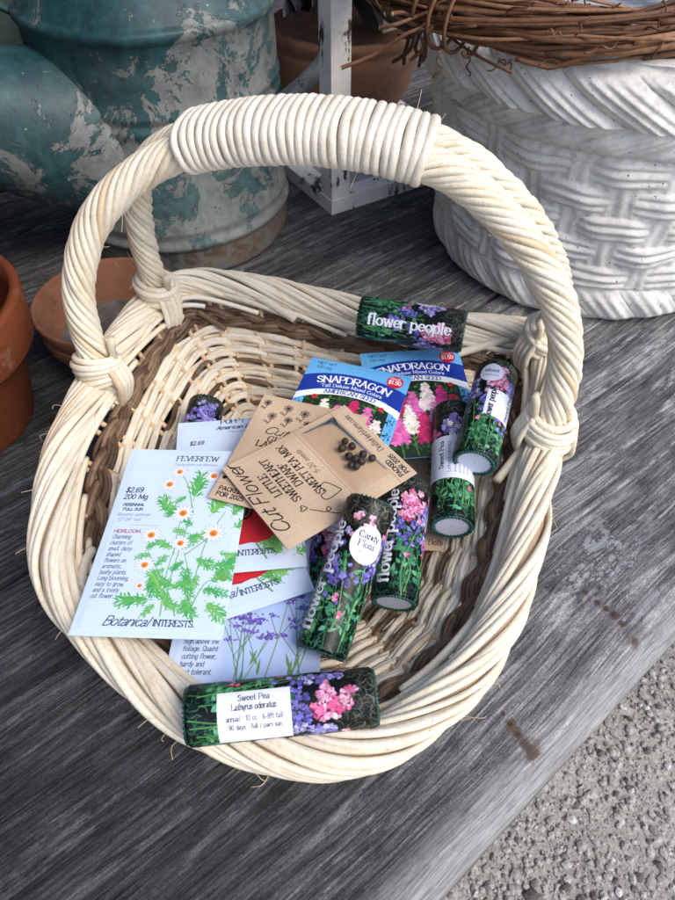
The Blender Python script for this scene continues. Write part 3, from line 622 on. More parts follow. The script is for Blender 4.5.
# ---- snapdragons: two packets
def snap(br, ang, label, rise, seed):
    global rng
    keep = rng; rng = np.random.default_rng(seed)
    W, H = 80, 108; SKY = (.42, .72, .93)
    pk = Packet('seed_packet', label, 'seed packet', br - np.array([math.cos(ang), math.sin(ang), 0])*W/1000, ang, W, H, rise=rise, curl=.6)
    cv = Canvas(W, H, 4.2, SKY)
    cv.poly(np.concatenate([[(8, 0), (72, 0), (72, 66)], [(40 + 34*math.cos(a), 58 + 22*math.sin(a)) for a in np.linspace(.35, PI-.35, 20)], [(8, 66)]]), (.10, .17, .10))
    for k in range(650):
        x, y = rng.uniform(8, 72), rng.uniform(0, 78); 
        if y > 58 + 21*math.sqrt(max(0, 1-((x-40)/34)**2)): continue
        cv.poly(leaf_shape((x, y), rng.uniform(0, PI), rng.uniform(3, 8), rng.uniform(.5, 1.3), 5), lerp((.08, .15, .07), (.35, .58, .22), rng.random()**1.6))
    for k in range(240):                                      # small print down both sides
        x = rng.choice([rng.uniform(1.5, 6.5), rng.uniform(73.5, 78.5)]); y = rng.uniform(2, 66); cv.disc(x, y, .45, (.10, .16, .42))
    cols = [(.86, .40, .66), (.96, .86, .84), (.80, .20, .52), (.84, .14, .24), (.97, .93, .86), (.93, .55, .72), (.78, .16, .38)]
    for k, (x, yt) in enumerate(((14, 58), (24, 66), (35, 62), (46, 70), (57, 66), (66, 56), (30, 48), (50, 50), (40, 40), (20, 40), (62, 42))):
        c = cols[(k + seed) % 7]
        for q in range(9):
            y = yt - q*3.1; r = 1.6 + .42*q
            for sd in (-1, 0, 1): blossom(cv, x + sd*r*.85 + rng.uniform(-.6, .6), y + rng.uniform(-.8, .8), min(r, 3.6), c, 4, None, .16)
        cv.line(np.array([(x, yt - 27), (x + 1, yt - 46)]), .9, (.30, .48, .22))
    # banner
    NB = (.10, .22, .62); arc = lambda r, a0, a1: [(40 + r*1.18*math.cos(a), 20 + r*math.sin(a)) for a in np.linspace(a0, a1, 24)]
    cv.poly(np.array([(2, 74), (9, 84), (12, 71), (6, 67)]), (.06, .15, .48)); cv.poly(np.array([(78, 74), (71, 84), (68, 71), (74, 67)]), (.06, .15, .48))
    cv.poly(np.array(arc(76, .72, PI-.72) + arc(60, PI-.72, .72)), NB)
    cv.poly(np.array(arc(59.5, .86, PI-.86) + arc(54, PI-.86, .86)), (.95, .96, .98)); cv.disc(15, 68, 2.2, (.80, .15, .2)); cv.disc(66, 68, 2.2, (.80, .15, .2))
    cv.text('SNAPDRAGON', 40, 86.6, 6.3, (.98, .98, 1), True, .20, align='c', arc=92, wx=.92)
    cv.text('Tall Deluxe Mixed Colors', 40, 81.7, 3.0, (.96, .97, 1), True, .16, align='c', arc=88, wx=.95)
    cv.text('AMERICAN SEED', 40, 75.4, 3.5, (.10, .2, .56), True, .2, align='c', arc=80); cv.text('quality seeds', 40, 72.4, 1.8, (.2, .25, .5), False, .12, align='c')
    cv.disc(69, 98, 6.4, (.84, .10, .16)); cv.text('PRICE', 69, 100.4, 1.9, (1, 1, 1), False, .18, align='c'); cv.text('$1.50', 69, 95.8, 3.7, (1, 1, 1), False, .2, align='c', wx=.8)
    cv.text('NET WT', 7, 102, 2.6, (.08, .14, .4), False, .13); cv.text('100 mg', 7, 97.6, 2.6, (.08, .14, .4), False, .13)
    cv.speckle(.008); pk.build(cv, GLOSS); rng = keep
def place_tl(u0, v0, u1, v1, z, W, H, rise):
    """bottom-right corner from the two top corners"""
    p, q = at(u0, v0, z), at(u1, v1, z); a = ang_between(p, q); c = math.cos(rise)
    return q + np.array([math.sin(a)*H/1000*c, -math.cos(a)*H/1000*c, -math.tan(rise)*H/1000]), a
b_, a_ = place_tl(303, 355, 412, 377, .087, 80, 108, R(3)); snap(b_, a_, 'light blue snapdragon seed packet with a red price dot, tucked under the kraft envelopes', R(3), 3)
b_, a_ = place_tl(352, 354, 458, 348, .080, 80, 108, R(4)); snap(b_, a_, 'light blue snapdragon seed packet standing behind its twin, beside the upright tubes', R(4), 5)
# ---- kraft envelopes
KR = (.79, .69, .58); KI = (.10, .09, .09)
def doodle(cv, x, y, s, rot=0.0):
    cv.line(crom(np.array([(x, y), (x + .6*s, y + 2*s), (x + s*.4, y + 4*s)]), 5), .5, KI)
    for k in range(7):
        a = 2*PI*k/7; cv.line(crom(np.array([(x+.4*s, y+4*s), (x + .4*s + 1.3*s*math.cos(a-.25), y + 4*s + 1.3*s*math.sin(a-.25)), (x+.4*s + 1.6*s*math.cos(a), y+4*s+1.6*s*math.sin(a)), (x + .4*s + 1.2*s*math.cos(a+.3), y + 4*s + 1.2*s*math.sin(a+.3)), (x+.4*s, y+4*s)]), 3), .42, KI)
    cv.line(crom(np.array([(x, y+.6*s), (x - 1.2*s, y + 1.6*s), (x - 1.6*s, y + 1*s), (x, y+.6*s)]), 4), .4, KI)
def heart(cv, x, y, s, rot):
    P = np.array([(0, -1), (-.9, .1), (-1, .7), (-.5, 1), (0, .5), (.5, 1), (1.05, .65), (.85, 0), (.1, -1.05)])*s; c_, s_ = math.cos(rot), math.sin(rot)
    cv.line(crom(P @ np.array([[c_, s_], [-s_, c_]]) + [x, y], 6), .62, KI)
def kraft(bl, ang, label, rise, z, lines, W=77, H=98, script=True, curl=.5, deco=True):
    pk = Packet('kraft_envelope', label, 'seed envelope', bl, ang, W, H, rise=rise, curl=curl, puff=1.3, group='kraft seed envelopes')
    cv = Canvas(W, H, 4.0, KR)
    cv.a *= (1 + .05*np.sin(np.linspace(0, 9, cv.ny))[:, None, None]*np.sin(np.linspace(1, 7, cv.nx))[None, :, None]).astype(np.float32)
    # flap strip at the foot
    cv.poly(np.array([(0, 0), (W, 0), (W, 13), (0, 13)]), lerp(KR, (1, .95, .85), .07)); cv.line(np.array([(0, 13), (W, 13)]), .35, lerp(KR, (.2, .15, .1), .35))
    cv.text('PACKED', 4, 7.6, 3.1, KI, False, .2, wx=.9); cv.text('FOR 2025', 4, 3.0, 3.1, KI, False, .2, wx=.9)
    cv.text('DollieHerbfarm.com', 28, 4.2, 4.2, KI, True, .10, shear=.1, wx=.72)
    for (t, x, y, h, kind) in lines:
        if kind == 's': cv.text(t, x, y, h, KI, False, .10, shear=.5, wx=1.15, track=1.2, align='c')
        elif kind == 'i': cv.text(t, x, y, h, KI, False, .10, shear=.25, align='c')
        else: cv.text(t, x, y, h, KI, True, .17, wx=.86, align='c', shear=.05)
    return pk, cv
# top envelope: its foot points up and right in the photograph
T_, R_, B_, L_ = at(348, 407, .1085), at(417, 473, .1085), at(294, 545, .1085), at(228, 467, .1085)
d = ((T_-R_)+(L_-B_)); a_ = math.atan2(d[1], d[0]); W = 76.5; H = 97
# foot edge runs from R (left end, PACKED) to T: the writing's up direction runs from that edge towards B-L
pk, cv = kraft(R_, a_, 'kraft envelope lying on top of the pile, with dark peas behind its clear window', 0, 0, [
    ('Cut Flower', 42, 87, 8.6, 's'), ('LITTLE', 46, 77.5, 5, 'S'), ('SWEETHEART', 46, 70, 5, 'S'), ('DWARF', 46, 62.5, 5, 'S'), ('SWEET PEA MIX', 46, 55, 5, 'S'), ('5-20 seeds', 48, 48.5, 3.3, 'i')], W=76, H=97)
q = pk.mm(331, 491); heart(cv, q[0], q[1], 6.2, -.55); q = pk.mm(304, 509); heart(cv, q[0], q[1], 2.0, -.5)
cv.line(crom(np.array([pk.mm(*u) for u in ((310, 510), (318, 511), (326, 512), (331, 509), (328, 507), (327, 511), (336, 513), (348, 511), (360, 507))]), 6), .6, KI)
cv.line(np.array([(0, 43), (76, 43)]), .35, lerp(KR, (.2, .15, .1), .4)); cv.line(np.array([(0, 43.5), (76, 43.5)]), .35, lerp(KR, (1, 1, .9), .2))
cv.speckle(.012); KTOP = pk; pk.build(cv, KRAFT)
# the clear window and the peas behind it
GLAS = NT('glassine window'); tr = GLAS.n('ShaderNodeBsdfTransparent'); mx = GLAS.n('ShaderNodeMixShader'); gl = GLAS.n('ShaderNodeBsdfGlossy'); gl.inputs['Roughness'].default_value = .18; gl.inputs['Color'].default_value = (.8, .85, .95, 1)
fr = GLAS.n('ShaderNodeFresnel'); fr.inputs['IOR'].default_value = 1.18
tr.inputs['Color'].default_value = (.93, .9, .86, 1); GLAS.l(fr.outputs[0], mx.inputs[0]); GLAS.l(tr.outputs[0], mx.inputs[1]); GLAS.l(gl.outputs[0], mx.inputs[2])
_v = GLAS.coord(); _h = GLAS.noise(_v, 60, 3, .5); bp = GLAS.n('ShaderNodeBump'); bp.inputs['Strength'].default_value = .5; bp.inputs['Distance'].default_value = .0012; GLAS.l(_h, bp.inputs['Height']); GLAS.l(bp.outputs[0], gl.inputs['Normal'])
GLAS.l(mx.outputs[0], GLAS.t.nodes['Material Output'].inputs['Surface'])
def K3(x, y, z): return np.array([x, y, z])/1000
m = MB(); X, Y = np.meshgrid(np.linspace(9, 70, 30), np.linspace(14, 41, 16)); u, v = (X-9)/61, (Y-14)/27
m.grid(np.stack([X, Y, 1.6 + 5.4*(16*u*(1-u)*v*(1-v))**.5], -1)/1000)
m.build('clear_window', GLAS.m, pk.ob)
PEA = mat_plain('pea seed skin', (.040, .028, .024), .5, .5, 400, .4)
Mk = np.array(KTOP.ob.matrix_world)
pm = None
for i, (U, V) in enumerate(((345, 446), (342, 453), (352, 451), (349, 461), (356, 464), (351, 470), (363, 459), (361, 466), (372, 463), (356, 471))):
    x, y = KTOP.mm(U, V)
    if pm is None:
        m = MB(); n = 20; th = np.linspace(0, PI, 11); ph = np.linspace(0, 2*PI, n, endpoint=False)
        rr = .0026*(1 + .05*np.sin(3*th)[:, None]*np.cos(2*ph)[None] - .10*np.exp(-((th-.3)**2)[:, None]/.02)*np.ones(n)[None])
        m.grid(np.stack([rr*np.sin(th)[:, None]*np.cos(ph), rr*np.sin(th)[:, None]*np.sin(ph), rr*np.cos(th)[:, None]*np.ones(n)], -1), cv=True, flip=True)
        o = m.build('pea_seed', PEA); pm = o
    else: o = pm.copy(); C.objects.link(o)
    p = Mk @ np.array([x/1000, y/1000, .0046, 1]); o.location = p[:3]; o.rotation_euler = rng.uniform(0, 6, 3); s_ = rng.uniform(.92, 1.12); o.scale = (s_, s_, s_*.95)
    tag(o, 'round dark brown pea seed behind the clear window of the top kraft envelope', 'seed', 'pea seeds in the window')
# second envelope
p0, p1 = at(208, 497, .1045), at(262, 398, .1045); a_ = math.atan2((p1-p0)[1], (p1-p0)[0]) - PI/2
pk, cv = kraft(p0, a_, 'kraft envelope with inked flower doodles, half under the top kraft envelope', R(-.5), 0, [], W=76, H=97)
K5 = lambda X, Y: pk.mm(205 + X/5.4, 395 + Y/5.4)
for X, Y, sz in ((318, 78, 1.7), (425, 118, 2.0), (512, 150, 2.1), (335, 158, 2.0), (425, 178, 1.8), (600, 190, 1.9), (530, 195, 1.6)): doodle(cv, *K5(X, Y), sz)
cv.text('Cut Flower', *K5(316, 205), 6.4, KI, False, .11, shear=.5, wx=1.25, track=1.2)
cv.text('GIANT', *K5(334, 252), 5, KI, True, .17, wx=.9); cv.text('LARKSPUR', *K5(276, 274), 5, KI, True, .17, wx=.9)
for q in range(14): cv.disc(20 + rng.normal(0, 9), 17 + abs(rng.normal(0, 2.4)), rng.uniform(.9, 1.6), KI)
cv.speckle(.012); pk.build(cv, KRAFT)
# third envelope, deep under the tubes
bl = at(388, 548, .040); a_ = R(-4)
pk, cv = kraft(bl, a_, 'kraft envelope lying flat under the upright tubes', R(8), 0, [('Cut Flower', 40, 75, 8, 's')], W=62, H=97)
for x, y, s in ((40, 82, 2), (48, 62, 2.2), (30, 60, 2)): doodle(cv, x, y, s)
cv.speckle(.012); pk.build(cv, KRAFT)
# ================================================================== TUBES
def tube_art(L, D, seed, th0, label_at=None, text=True, oval=None, kind=0, tdir=1, toff=0.0):
    """wrap print: x = around (mm), y = along from the foot (0) to the top (L). th0: the angle that faces the camera"""
    global rng
    keep = rng; rng = np.random.default_rng(seed)
    W = PI*D; cv = Canvas(W, L, 3.7, (.035, .06, .055))
    def rl(n, y0, y1, ca, cb, L0, L1, w0, w1, al=1.0):
        for k in range(n):
            x, y = rng.uniform(0, W), rng.uniform(y0, y1)
            cv.poly(leaf_shape((x, y), rng.uniform(0, 2*PI), rng.uniform(L0, L1), rng.uniform(w0, w1), 5, rng.uniform(-1, 1)), lerp(ca, cb, rng.random()**1.4), al)
    def grass(n, y0, y1, ca, cb, l):
        for k in range(n):
            x, y = rng.uniform(0, W), rng.uniform(y0, y1); a = rng.uniform(0, 2*PI)
            cv.line(crom(np.array([(x, y), (x + l*.5*math.cos(a), y + l*.5*math.sin(a)), (x + l*math.cos(a+.5), y + l*math.sin(a+.5))]), 3), rng.uniform(.18, .4), lerp(ca, cb, rng.random()))
    rl(260, 0, L*.64, (.02, .06, .05), (.09, .24, .17), 2.5, 7, .4, 1.2)
    grass(260, 0, L*.22, (.05, .26, .20), (.32, .62, .46), 4.5)
    grass(380, L*.80, L, (.13, .12, .11), (.50, .49, .40), 4.5)
    for k in range(46):                                         # stems climbing from the foot
        x = rng.uniform(0, W); P = crom(np.array([(x, rng.uniform(0, 14)), (x + rng.uniform(-4, 4), L*.25), (x + rng.uniform(-8, 8), L*rng.uniform(.36, .64))]), 6)
        c0 = lerp((.12, .34, .20), (.46, .70, .38), rng.random()); cv.line(P, rng.uniform(.35, .8), c0)
        for q in range(5):
            b = P[rng.integers(2, len(P))]; cv.poly(leaf_shape(b, rng.uniform(0, PI), rng.uniform(3, 8), rng.uniform(.5, 1.6), 7, rng.uniform(-.9, .9)), lerp((.14, .40, .27), (.46, .72, .50), rng.random()))
    rl(36, L*.05, L*.45, (.20, .48, .36), (.46, .74, .56), 2.5, 6.5, .9, 2.2)
    for k in range(40):                                         # curling tendrils
        x, y = rng.uniform(0, W), rng.uniform(0, L*.6); q = np.linspace(0, rng.uniform(3, 9), 14); r0 = rng.uniform(.6, 2)
        cv.line(np.stack([x + r0*np.cos(q) + q*.3, y + r0*np.sin(q) + q*.35], 1), .28, lerp((.2, .46, .3), (.6, .8, .55), rng.random()))
    VI, LV, PK, HP, WH = (.34, .30, .60), (.55, .51, .78), (.95, .52, .68), (.88, .30, .50), (.88, .86, .80)
    def cluster(x, y, sx, sy, n, cols, r):
        for k in range(n):
            c0 = cols[rng.integers(len(cols))]; bx, by, br_ = x + rng.normal(0, sx), y + rng.normal(0, sy), r*rng.uniform(.7, 1.35)
            blossom(cv, bx + .4, by - .5, br_, np.array(c0)*.5, 5, None, .2); blossom(cv, bx, by, br_, lerp(c0, (1, 1, 1), rng.uniform(0, .25)), 5, None, .22)
    for i in range(9):
        x = (i + rng.uniform(0, .8))*W/9
        cluster(x, L*rng.uniform(.40, .62), 2.6, 5, 16, [VI, VI, (.38, .34, .68), (.26, .22, .50), (.42, .40, .76)], 1.7)
    for x in (cx0 - W*.30 for cx0 in (W*.5, W*.82, W*1.10)):
        cluster(x + rng.uniform(-2, 2), L*.76, 3.8, 5, 40, [LV, VI, (.46, .42, .74)] if kind == 2 else ([PK, (.94, .64, .72), HP, (.93, .56, .66)] if (kind == 0 or rng.random() < .5) else [LV, VI, WH]), 2.3)
    cx = W*.5
    for x in (cx - W*.16, cx + W*.17):
        cluster(x, L*.68, 2.8, 5, 22, [LV, VI, (.66, .62, .80)] if kind != 1 else [HP, PK], 2.1)
    for k in range(12): cluster(rng.uniform(0, W), L*rng.uniform(.22, .6), .7, 1.0, 3, [VI] if kind == 2 else [HP, PK], 1.3)
    grass(120, L*.88, L, (.10, .09, .08), (.60, .58, .48), 5)
    cv.a *= (1 + rng.normal(0, .10, cv.a.shape[:2]))[..., None].astype(np.float32); cv.a *= np.array([.93, .95, .97], np.float32)
    if text:                                                    # runs up the tube
        for dx, c_, al in ((.5, (.03, .04, .08), .55), (0, (.93, .94, .97), 1)):
            cv.text('flower people', W*.5 + toff + (2.4*tdir) + dx*.6, (L*.10 if tdir > 0 else L*.86) - dx*.6, 8.0, c_, True, .21, rot=R(90)*tdir, wx=.92, al=al, track=1.7)
    if label_at:
        y0, y1, x0, x1 = label_at; c_ = (.90, .92, .965)
        cv.poly(np.array([(x0, y0), (x1, y0), (x1, y1), (x0, y1)]), c_)
    if oval: 
        ox, oy, orx, ory = oval; cv.disc(ox, oy, orx, (.93, .945, .98), ry=ory)
    rng = keep; return cv
END = mat_plain('crimped tube end', (.020, .085, .068), .35, .5, 300, .3)
def tube(label, p_foot, p_top, D, cv, foot_label=True, spin=0.0, front=None, seed=0):
    """cylinder from p_foot (print y = 0) to p_top; the middle of the print faces the direction front"""
    p0, p1 = np.array(p_foot, float), np.array(p_top, float); ax = p1 - p0; L = np.linalg.norm(ax); ax /= L
    fr = np.array(front if front is not None else [0, 0, CH]) - (p0+p1)/2; fr -= ax*(ax @ fr); fr /= np.linalg.norm(fr)
    sd = np.cross(ax, fr)                                        # +x of the print runs ... so text reads correctly from outside
    root = empty('seed_tube'); tag(root, label, 'seed tube', 'printed cardboard seed tubes')
    M = Matrix.Identity(4)
    for i in range(3): M[i][0], M[i][1], M[i][2], M[i][3] = sd[i], -fr[i], ax[i], p0[i]
    root.matrix_world = M; bpy.context.view_layer.update()
    r = D/2000; nx, ny = cv.nx, cv.ny
    a = np.linspace(-PI, PI, nx, endpoint=False) + spin; z = np.linspace(0, L, ny)
    rr = r*np.ones(ny); e = .0016; k = np.clip(np.minimum(z, L-z)/e, 0, 1); rr = r - .0011*(1-k)**2
    # local axes: x = sd, y = -fr, so a point facing the camera is at -y; x grows with sin(a)
    G = np.stack([rr[:, None]*np.sin(a), -rr[:, None]*np.cos(a), np.repeat(z[:, None], nx, 1)], -1)
    m = MB(); m.grid(G, srgb(np.clip(cv.a, 0, 1)), cv=True, flip=True)
    m.build('printed_wrap', TUBEM, root)
    # ends: a crimped ring of little folds and a recessed disc
    for nm, zz, sg in (('foot_end', 0.0, -1), ('top_end', L, 1)):
        th = np.linspace(0, 2*PI, 180, endpoint=False); m = MB()
        prof = [(r-.0011, 0), (r-.0012, .0007), (r-.0022, .0009), (r-.0042, -.0003), (r-.0058, -.0012), (.001, -.0012)]
        G = np.array([[(pr*math.sin(t), -pr*math.cos(t), zz + sg*(pz + (.0005*math.sin(t*34 + math.sin(t*7)) if 1 <= j <= 3 else 0))) for t in th] for j, (pr, pz) in enumerate(prof)])
        g = .5 + .5*np.sin(th*34 + np.sin(th*7)); m.grid(G, cv=True, flip=sg > 0)
        eo = m.build(nm, END, root)
        if sg < 0 and foot_label:
            m = MB(); G = np.array([[(pr*math.sin(t), -pr*math.cos(t)*.98, zz + sg*.00) for t in th[::3]] for pr in (r-.0031, r*.4, .0004)]); G[..., 2] = zz + sg*(-.0001)
            m.grid(G, srgb(np.array([.86, .88, .94])), cv=True, flip=False); m.build('end_sticker', TUBEM, eo)
    return root
LT = 95.0
def T(label, u0, v0, z0, u1, v1, z1, D, seed, **kw):
    a, b = at(u0, v0, z0), at(u1, v1, z1); L = np.linalg.norm(b-a)*1000
    extra = kw.pop('draw', None); fl = kw.pop('foot_label', True); spin = kw.pop('spin', 0.0)
    cv = tube_art(L, D, seed, 0, **kw)
    if extra: extra(cv, PI*D, L)
    return tube(label, a, b, D, cv, fl, spin)
def lab_front(cv, W, L):                                          # sweet pea label across the front tube; its writing runs from foot to top
    y0, y1 = L*.17, L*.55; x0, x1 = W*.40, W*.40 + 27
    cv.poly(np.array([(x0, y0), (x1, y0), (x1, y1), (x0, y1)]), (.92, .935, .97))
    f = dict(rot=R(90), align='c')
    yc = (y0+y1)/2
    for t, dx, h, sf, th in (('Sweet Pea', 4.8, 2.9, True, 15), ('Lathyrus odoratus', 9, 2.8, True, 21), ('annual \u2022 10 cc \u2022 6-8ft tall', 14, 2.5, False, 27), ('90 days \u2022 full / part sun', 18.2, 2.5, False, 25)):
        cv.text(t, x0 + dx, yc, h, (.13, .14, .2), sf, .12 if sf else .11, rot=R(90), align='c', fit=th)
def lab_candy(cv, W, L):
    cx, cy = W*.56, L*.70; cv.disc(cx, cy, 10.2, (.935, .95, .985), ry=11)
    for t, dy, h, sf in (('Candy', 3.4, 3.6, True), ('Floss', -1.6, 3.6, True), ('sweet pea', -5, 1.7, False), ('50 seeds', -7.6, 1.7, False)): cv.text(t, cx, cy + dy, h, (.14, .14, .2), sf, .16 if sf else .1, align='c', wx=.9)
    cv.poly(np.array([(W*.80, L*.03), (W*.80+2.0, L*.03), (W*.80+2.0, L*.52), (W*.80, L*.52)]), (.86, .89, .95))
def lab_mid(y0f, y1f, x0f, x1f):
    def f(cv, W, L):
        y0, y1, x0, x1 = L*y0f, L*y1f, W*x0f, W*x1f
        cv.poly(np.array([(x0, y0), (x1, y0), (x1, y1), (x0, y1)]), (.88, .90, .955))
        cv.text('flower people', x0 + 5.5, (y0+y1)/2, 4.3, (.12, .12, .18), True, .18, rot=R(90), align='c', wx=.72)
        cv.text('Sweet Pea', x0 + 20, (y0+y1)/2 + 2, 3.4, (.12, .12, .18), True, .18, rot=R(90), align='c'); cv.text('Lathyrus odoratus', x0 + 25, (y0+y1)/2, 2.2, (.3, .3, .4), False, .11, rot=R(90), align='c')
        for i in range(4): cv.text('annual full sun 90 days', x0 + 29 + 3*i, (y0+y1)/2, 1.8, (.3, .3, .4), False, .11, rot=R(90), align='c')
    return f
def lab_oval(xf, yf, rx, ry, extra=None):
    def f(cv, W, L):
        cv.disc(W*xf, L*yf, rx, (.90, .92, .965), ry=ry); cv.text('Mixed', W*xf, L*yf + .6, 2.6, (.2, .2, .28), True, .15, align='c'); cv.text('sweet pea', W*xf, L*yf - 3, 1.7, (.3, .3, .4), False, .1, align='c')
        if extra: extra(cv, W, L)
    return f
T('flower seed tube lying along the front rim, with a white sweet pea label', 189, 716, .098, 374, 697, .0985, 29.5, 11, text=False, draw=lab_front, foot_label=False)
T('flower seed tube with a round white label, leaning on the kraft envelope', 321, 652, .083, 371, 504, .117, 29.5, 21, draw=lab_candy, toff=-13.5, foot_label=False)
T('flower seed tube half hidden behind the tube with the round white label', 394, 603, .064, 408, 487, .080, 30, 31, draw=lab_oval(.80, .70, 8, 9), toff=-8)
T('lower flower seed tube by the right basket wall, with a wide white label band', 452, 527, .068, 453, 412, .078, 30, 41, text=False, kind=1, draw=lab_mid(.30, .66, .22, .86))
T('flower seed tube uppermost by the right wall, leaning on the tube with the label band', 474, 463, .092, 497, 373, .104, 30, 51, text=False, draw=lab_oval(.46, .84, 8.5, 8, lab_mid(.38, .66, .47, .90)))
T('flower seed tube lying along the back rim of the basket', 361, 317, .108, 463, 332, .108, 33, 61, draw=lab_oval(.24, .62, 7, 9), tdir=1, toff=0, foot_label=False, spin=.1)
T('dark flower seed tube almost buried between the poppy packets and round label tube', 322, 610, .062, 338, 520, .078, 29, 71, text=False, draw=lab_oval(.5, .86, 8, 6))
T('flower seed tube with violet top peeping out behind the white poppy packet', 186, 480, .046, 207, 404, .060, 28, 81, text=False, kind=2)
# ================================================================== BENCH, GROUND, WALL
P0 = np.array([.0538, .0688]); BD = np.array([.758, .652]); BD /= np.linalg.norm(BD); BN = np.array([-BD[1], BD[0]])
BA = math.atan2(BD[1], BD[0])
def bp(a, b, z=0.0): q = P0 + BD*a + BN*b; return np.array([q[0], q[1], z])
_q = at(608, 568, 0)[:2] - P0; FLK = (float(_q @ BD), float(_q @ BN) - .5, 0)
def mat_bench():
    m = NT('weathered grey wood'); tc = m.n('ShaderNodeTexCoord'); oi = m.n('ShaderNodeObjectInfo')
    off = m.n('ShaderNodeVectorMath', operation='ADD'); m.l(tc.outputs['Object'], off.inputs[0])
    mul = m.n('ShaderNodeVectorMath', operation='SCALE'); mul.inputs[0].default_value = (7.3, 3.1, 1.7); m.l(oi.outputs['Random'], mul.inputs['Scale']); m.l(mul.outputs[0], off.inputs[1])
    def sc(x, y, z):
        mp = m.n('ShaderNodeMapping'); mp.inputs['Scale'].default_value = (x, y, z); m.l(off.outputs[0], mp.inputs['Vector']); return mp.outputs[0]
    # slow waviness so the grain is not ruled
    w1 = m.n('ShaderNodeTexNoise'); w1.inputs['Scale'].default_value = 5; w1.inputs['Detail'].default_value = 2; m.l(sc(.8, 2.2, 1), w1.inputs['Vector'])
    wv = m.n('ShaderNodeVectorMath', operation='SCALE'); wv.inputs['Scale'].default_value = .022; m.l(w1.outputs['Color'], wv.inputs[0])
    ad = m.n('ShaderNodeVectorMath', operation='ADD'); m.l(off.outputs[0], ad.inputs[0]); m.l(wv.outputs[0], ad.inputs[1])
    def scw(x, y, z):
        mp = m.n('ShaderNodeMapping'); mp.inputs['Scale'].default_value = (x, y, z); m.l(ad.outputs[0], mp.inputs['Vector']); return mp.outputs[0]
    grain = m.noise(scw(9, 400, 60), 1.0, 6, .74); fine = m.noise(scw(40, 760, 300), 1.0, 4, .75); band = m.noise(scw(1.6, 38, 10), 1.0, 4, .55)
    big = m.noise(sc(4, 6, 4), 1.0, 4, .6); spot = m.noise(sc(45, 75, 40), 1.0, 6, .7); mold = m.noise(sc(9, 14, 9), 1.0, 7, .72)
    c = m.ramp(grain, [(.34, (.07, .066, .063)), (.46, (.14, .134, .128)), (.54, (.205, .196, .188)), (.66, (.33, .316, .30))])
    c = m.mix(c, m.ramp(band, [(.3, (.62, .62, .64)), (.55, (1, 1, 1)), (.75, (1.22, 1.2, 1.16))]), .9, 'MULTIPLY')
    c = m.mix(c, m.ramp(fine, [(.38, (.40, .39, .39)), (.5, (1, 1, 1)), (.62, (1.35, 1.34, 1.32))]), .85, 'MULTIPLY')
    c = m.mix(c, m.ramp(mold, [(.38, (.36, .37, .40)), (.58, (1, 1, 1))]), .75, 'MULTIPLY')
    def lines(vec, seedw, w0):
        nz_ = m.noise(vec, 1.0, 3, .55, .15); return m.ramp(m.math('ABSOLUTE', m.math('SUBTRACT', m.math('FRACT', m.math('MULTIPLY', nz_, seedw)), .5)), [(0.0, (1, 1, 1)), (w0, (0, 0, 0))])
    l1 = lines(scw(2.2, 40, 12), 5.0, .16); l2 = lines(scw(3.2, 52, 16), 6.0, .12)
    brk = m.ramp(m.noise(sc(60, 160, 60), 1.0, 5, .7), [(.42, (0, 0, 0)), (.56, (1, 1, 1))])
    c = m.mix(c, (.40, .39, .375), m.math('MULTIPLY', m.math('MULTIPLY', l1, brk), .75)); c = m.mix(c, (.03, .03, .031), m.math('MULTIPLY', l2, .5))
    c = m.mix(c, (.95, .985, 1.06), 1.0, 'MULTIPLY')
    spk = m.noise(sc(520, 900, 500), 1.0, 3, .7); blot = m.noise(sc(26, 60, 26), 1.0, 9, .78)
    c = m.mix(c, m.ramp(spk, [(.36, (.45, .45, .46)), (.5, (1, 1, 1)), (.66, (1.4, 1.38, 1.35))]), .8, 'MULTIPLY')
    c = m.mix(c, m.ramp(blot, [(.40, (.30, .31, .33)), (.50, (1, 1, 1))]), .62, 'MULTIPLY')
    # building shade painted into the wood colour, deepening towards the left
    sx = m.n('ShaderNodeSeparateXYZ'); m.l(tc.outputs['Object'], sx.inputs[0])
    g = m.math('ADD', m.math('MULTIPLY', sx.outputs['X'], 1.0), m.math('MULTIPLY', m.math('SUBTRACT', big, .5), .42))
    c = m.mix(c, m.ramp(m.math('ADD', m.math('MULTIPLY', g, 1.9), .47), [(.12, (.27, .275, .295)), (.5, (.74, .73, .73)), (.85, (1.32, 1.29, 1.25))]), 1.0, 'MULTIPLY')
    c = m.mix(c, m.ramp(m.math('ADD', sx.outputs['Y'], m.math('ADD', m.math('MULTIPLY', big, .16), .42)), [(.30, (1, 1, 1)), (.50, (.42, .42, .43)), (.95, (.5, .5, .5))]), 1.0, 'MULTIPLY')  # planks also get darker towards the back
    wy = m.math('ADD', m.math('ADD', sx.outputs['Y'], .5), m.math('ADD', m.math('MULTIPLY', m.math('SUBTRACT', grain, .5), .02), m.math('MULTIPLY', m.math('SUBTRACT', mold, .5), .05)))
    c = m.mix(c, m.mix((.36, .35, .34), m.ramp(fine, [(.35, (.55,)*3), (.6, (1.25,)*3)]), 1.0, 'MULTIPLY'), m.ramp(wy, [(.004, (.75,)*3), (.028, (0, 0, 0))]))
    # flaking grey patches
    near = m.n('ShaderNodeVectorMath', operation='DISTANCE'); m.l(tc.outputs['Object'], near.inputs[0]); near.inputs[1].default_value = FLK; nm_ = m.ramp(m.math('ADD', near.outputs['Value'], m.math('MULTIPLY', m.math('SUBTRACT', mold, .5), .16)), [(.030, (1, 1, 1)), (.062, (0, 0, 0))])
    fl = m.math('MULTIPLY', m.ramp(spot, [(.53, (0, 0, 0)), (.56, (1, 1, 1))]), nm_)
    c = m.mix(c, (.33, .34, .36), m.math('MULTIPLY', fl, .6))
